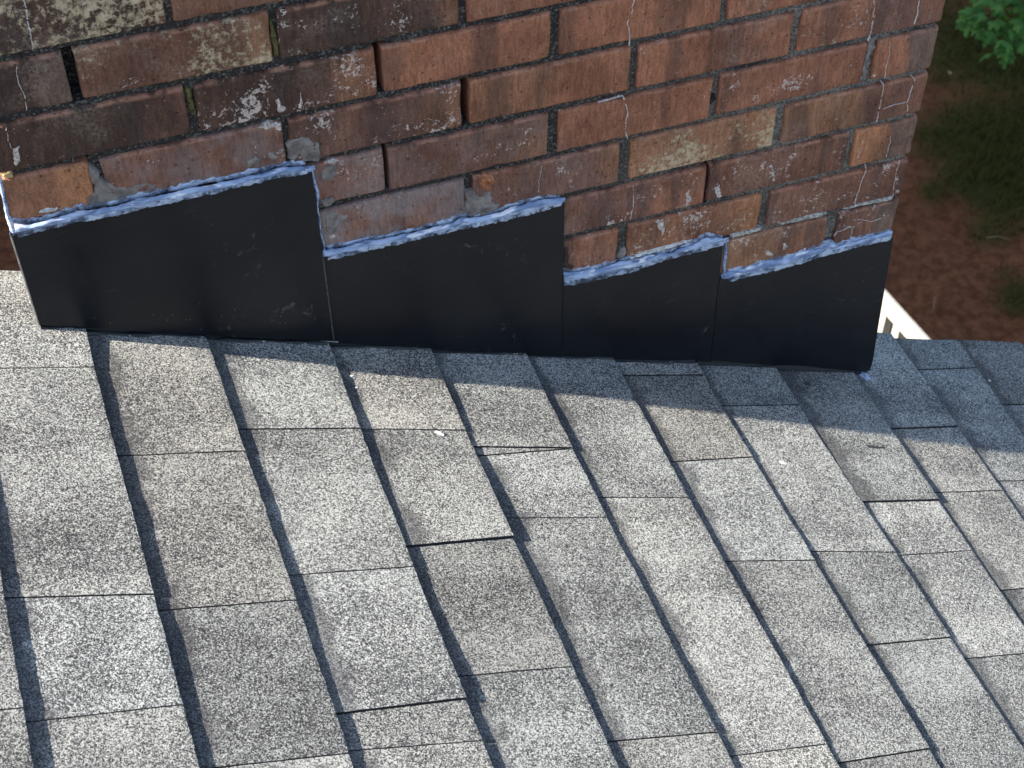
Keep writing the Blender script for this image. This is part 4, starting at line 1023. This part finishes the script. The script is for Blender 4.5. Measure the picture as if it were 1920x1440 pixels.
V, F = tube([(6.6, 6.3, GZ-0.2), (6.55, 6.3, GZ+0.6), (6.45, 6.2, -4.6), (6.5, 6.3, -3.2), (6.6, 6.5, -1.5)], [0.16, 0.12, 0.10, 0.08, 0.04])
mesh_obj('trunk', V, F, M['bark'], maple, smooth=True)
for bp_ in ([(6.45, 6.2, -4.6), (5.7, 5.8, -4.2), (5.0, 5.4, -4.3), (4.5, 5.15, -4.5)], [(6.5, 6.3, -3.6), (5.8, 6.0, -2.9), (5.2, 5.9, -2.8)], [(6.5, 6.3, -3.2), (7.3, 6.4, -2.6), (7.9, 6.2, -2.3)]):
    V, F = tube(bp_, np.linspace(0.05, 0.012, len(bp_)), 6)
    mesh_obj('branch', V, F, M['bark'], maple, smooth=True)
crown_stuff('crown', [(6.9, 6.7, -2.2, 1.2), (5.6, 6.6, -2.3, 0.9), (6.7, 5.6, -2.6, 1.0), (6.3, 6.2, -1.4, 1.0)], 5000, 0.07, M['leaf'], maple, 4)
def clump(center, rad, n, seed):
    r = np.random.default_rng(seed)
    for i in range(n):
        d = r.normal(size=3); d /= np.linalg.norm(d)
        q = np.array(center)+d*rad*(0.35+0.7*r.random())*np.array([1, 1, 0.75])
        o = bpy.data.objects.new('leaf', LEAVES[r.integers(6)])
        link(o, maple)
        sz = r.uniform(0.050, 0.085)
        # hang outward and down, face mostly upwards
        out = d*np.array([1, 1, 0.3]); out[2] -= 0.35; out /= np.linalg.norm(out)
        nrm = np.array([r.normal()*0.35, r.normal()*0.35, 1.0]); nrm -= out*np.dot(nrm, out); nrm /= np.linalg.norm(nrm)
        x = np.cross(out, nrm)
        Mx = Matrix(((x[0]*sz, out[0]*sz, nrm[0]*sz, q[0]), (x[1]*sz, out[1]*sz, nrm[1]*sz, q[1]), (x[2]*sz, out[2]*sz, nrm[2]*sz, q[2]), (0, 0, 0, 1)))
        o.matrix_local = Mx
clump((4.33, 5.03, -4.42), 0.24, 115, 1)
clump((4.55, 5.15, -4.35), 0.36, 120, 2)
clump((4.22, 4.86, -4.50), 0.13, 30, 3)
clump((4.15, 5.12, -4.46), 0.10, 24, 5)

def added_shade_tree(name, label, base, blobs, n, seed):  # dense trees added out of view to keep the ground in shade
    t_ = thing(name, label, 'tree')
    x, y, zt = base
    V, F = tube([(x, y, GZ-0.2), (x+.1, y, GZ+1.5), (x-.05, y+.1, zt-1), (x, y, zt+1)], [0.3, 0.24, 0.18, 0.06], 10)
    mesh_obj('trunk', V, F, M['bark'], t_, smooth=True)
    crown_stuff('crown', blobs, n, 0.16, M['leaf_dark'], t_, seed)
added_shade_tree('added_shade_tree', 'big dense tree added unseen behind the chimney to shade the ground', (-3.0, 7.4, 0.0),
           [(-3.0, 7.2, 0.2, 2.2), (-1.5, 6.4, -0.2, 1.6), (-4.6, 6.2, 0.2, 1.9), (-3.0, 9.2, 0.4, 2.0), (-1.2, 8.4, -0.3, 1.8), (-2.6, 7.2, 1.9, 1.7), (-4.5, 8.4, 1.0, 2.0)], 26000, 21)
added_shade_tree('added_shade_tree', 'tall dense tree added out of view farther back left to shade the ground', (-10.5, 9.0, 0.0),
           [(-10.5, 9, -0.5, 2.6), (-9.0, 7.6, -1.6, 2.0), (-12, 8, -0.4, 2.3), (-10, 10.5, 0.2, 2.4), (-10.3, 8.6, 1.6, 2.2), (-9.4, 9.2, -2.6, 2.0)], 20000, 22)
# fallen bits on the ground
def ground_bit(name, label, cat, x, y, ln, ang, w=0.003):
    z = GZ+0.05
    dx, dy = math.cos(ang)*ln/2, math.sin(ang)*ln/2
    V, F = tube([(x-dx, y-dy, z), (x, y+.01, z+.02), (x+dx, y+dy, z+.01)], [w, w, w*.5], 5)
    o = mesh_obj(name, V, F, M['straw'])
    tag(o, label, cat)
ground_bit('twig', 'thin pale twig lying on the grass at the right edge', 'twig', 4.72, 5.0, 0.16, -0.6)
ground_bit('twig', 'short dry twig on the reddish soil right of the railing', 'twig', 4.02, 4.62, 0.12, 0.9)
lf = bpy.data.objects.new('fallen_leaf', LEAVES[0].copy()); COL.objects.link(lf)
lf.data.materials[0] = M['straw']
lf.location = (5.33, 6.68, GZ+0.09); lf.scale = (0.04,)*3; lf.rotation_euler = (0.2, 0.1, 0.6)
tag(lf, 'single pale fallen leaf on the dark grass', 'leaf')
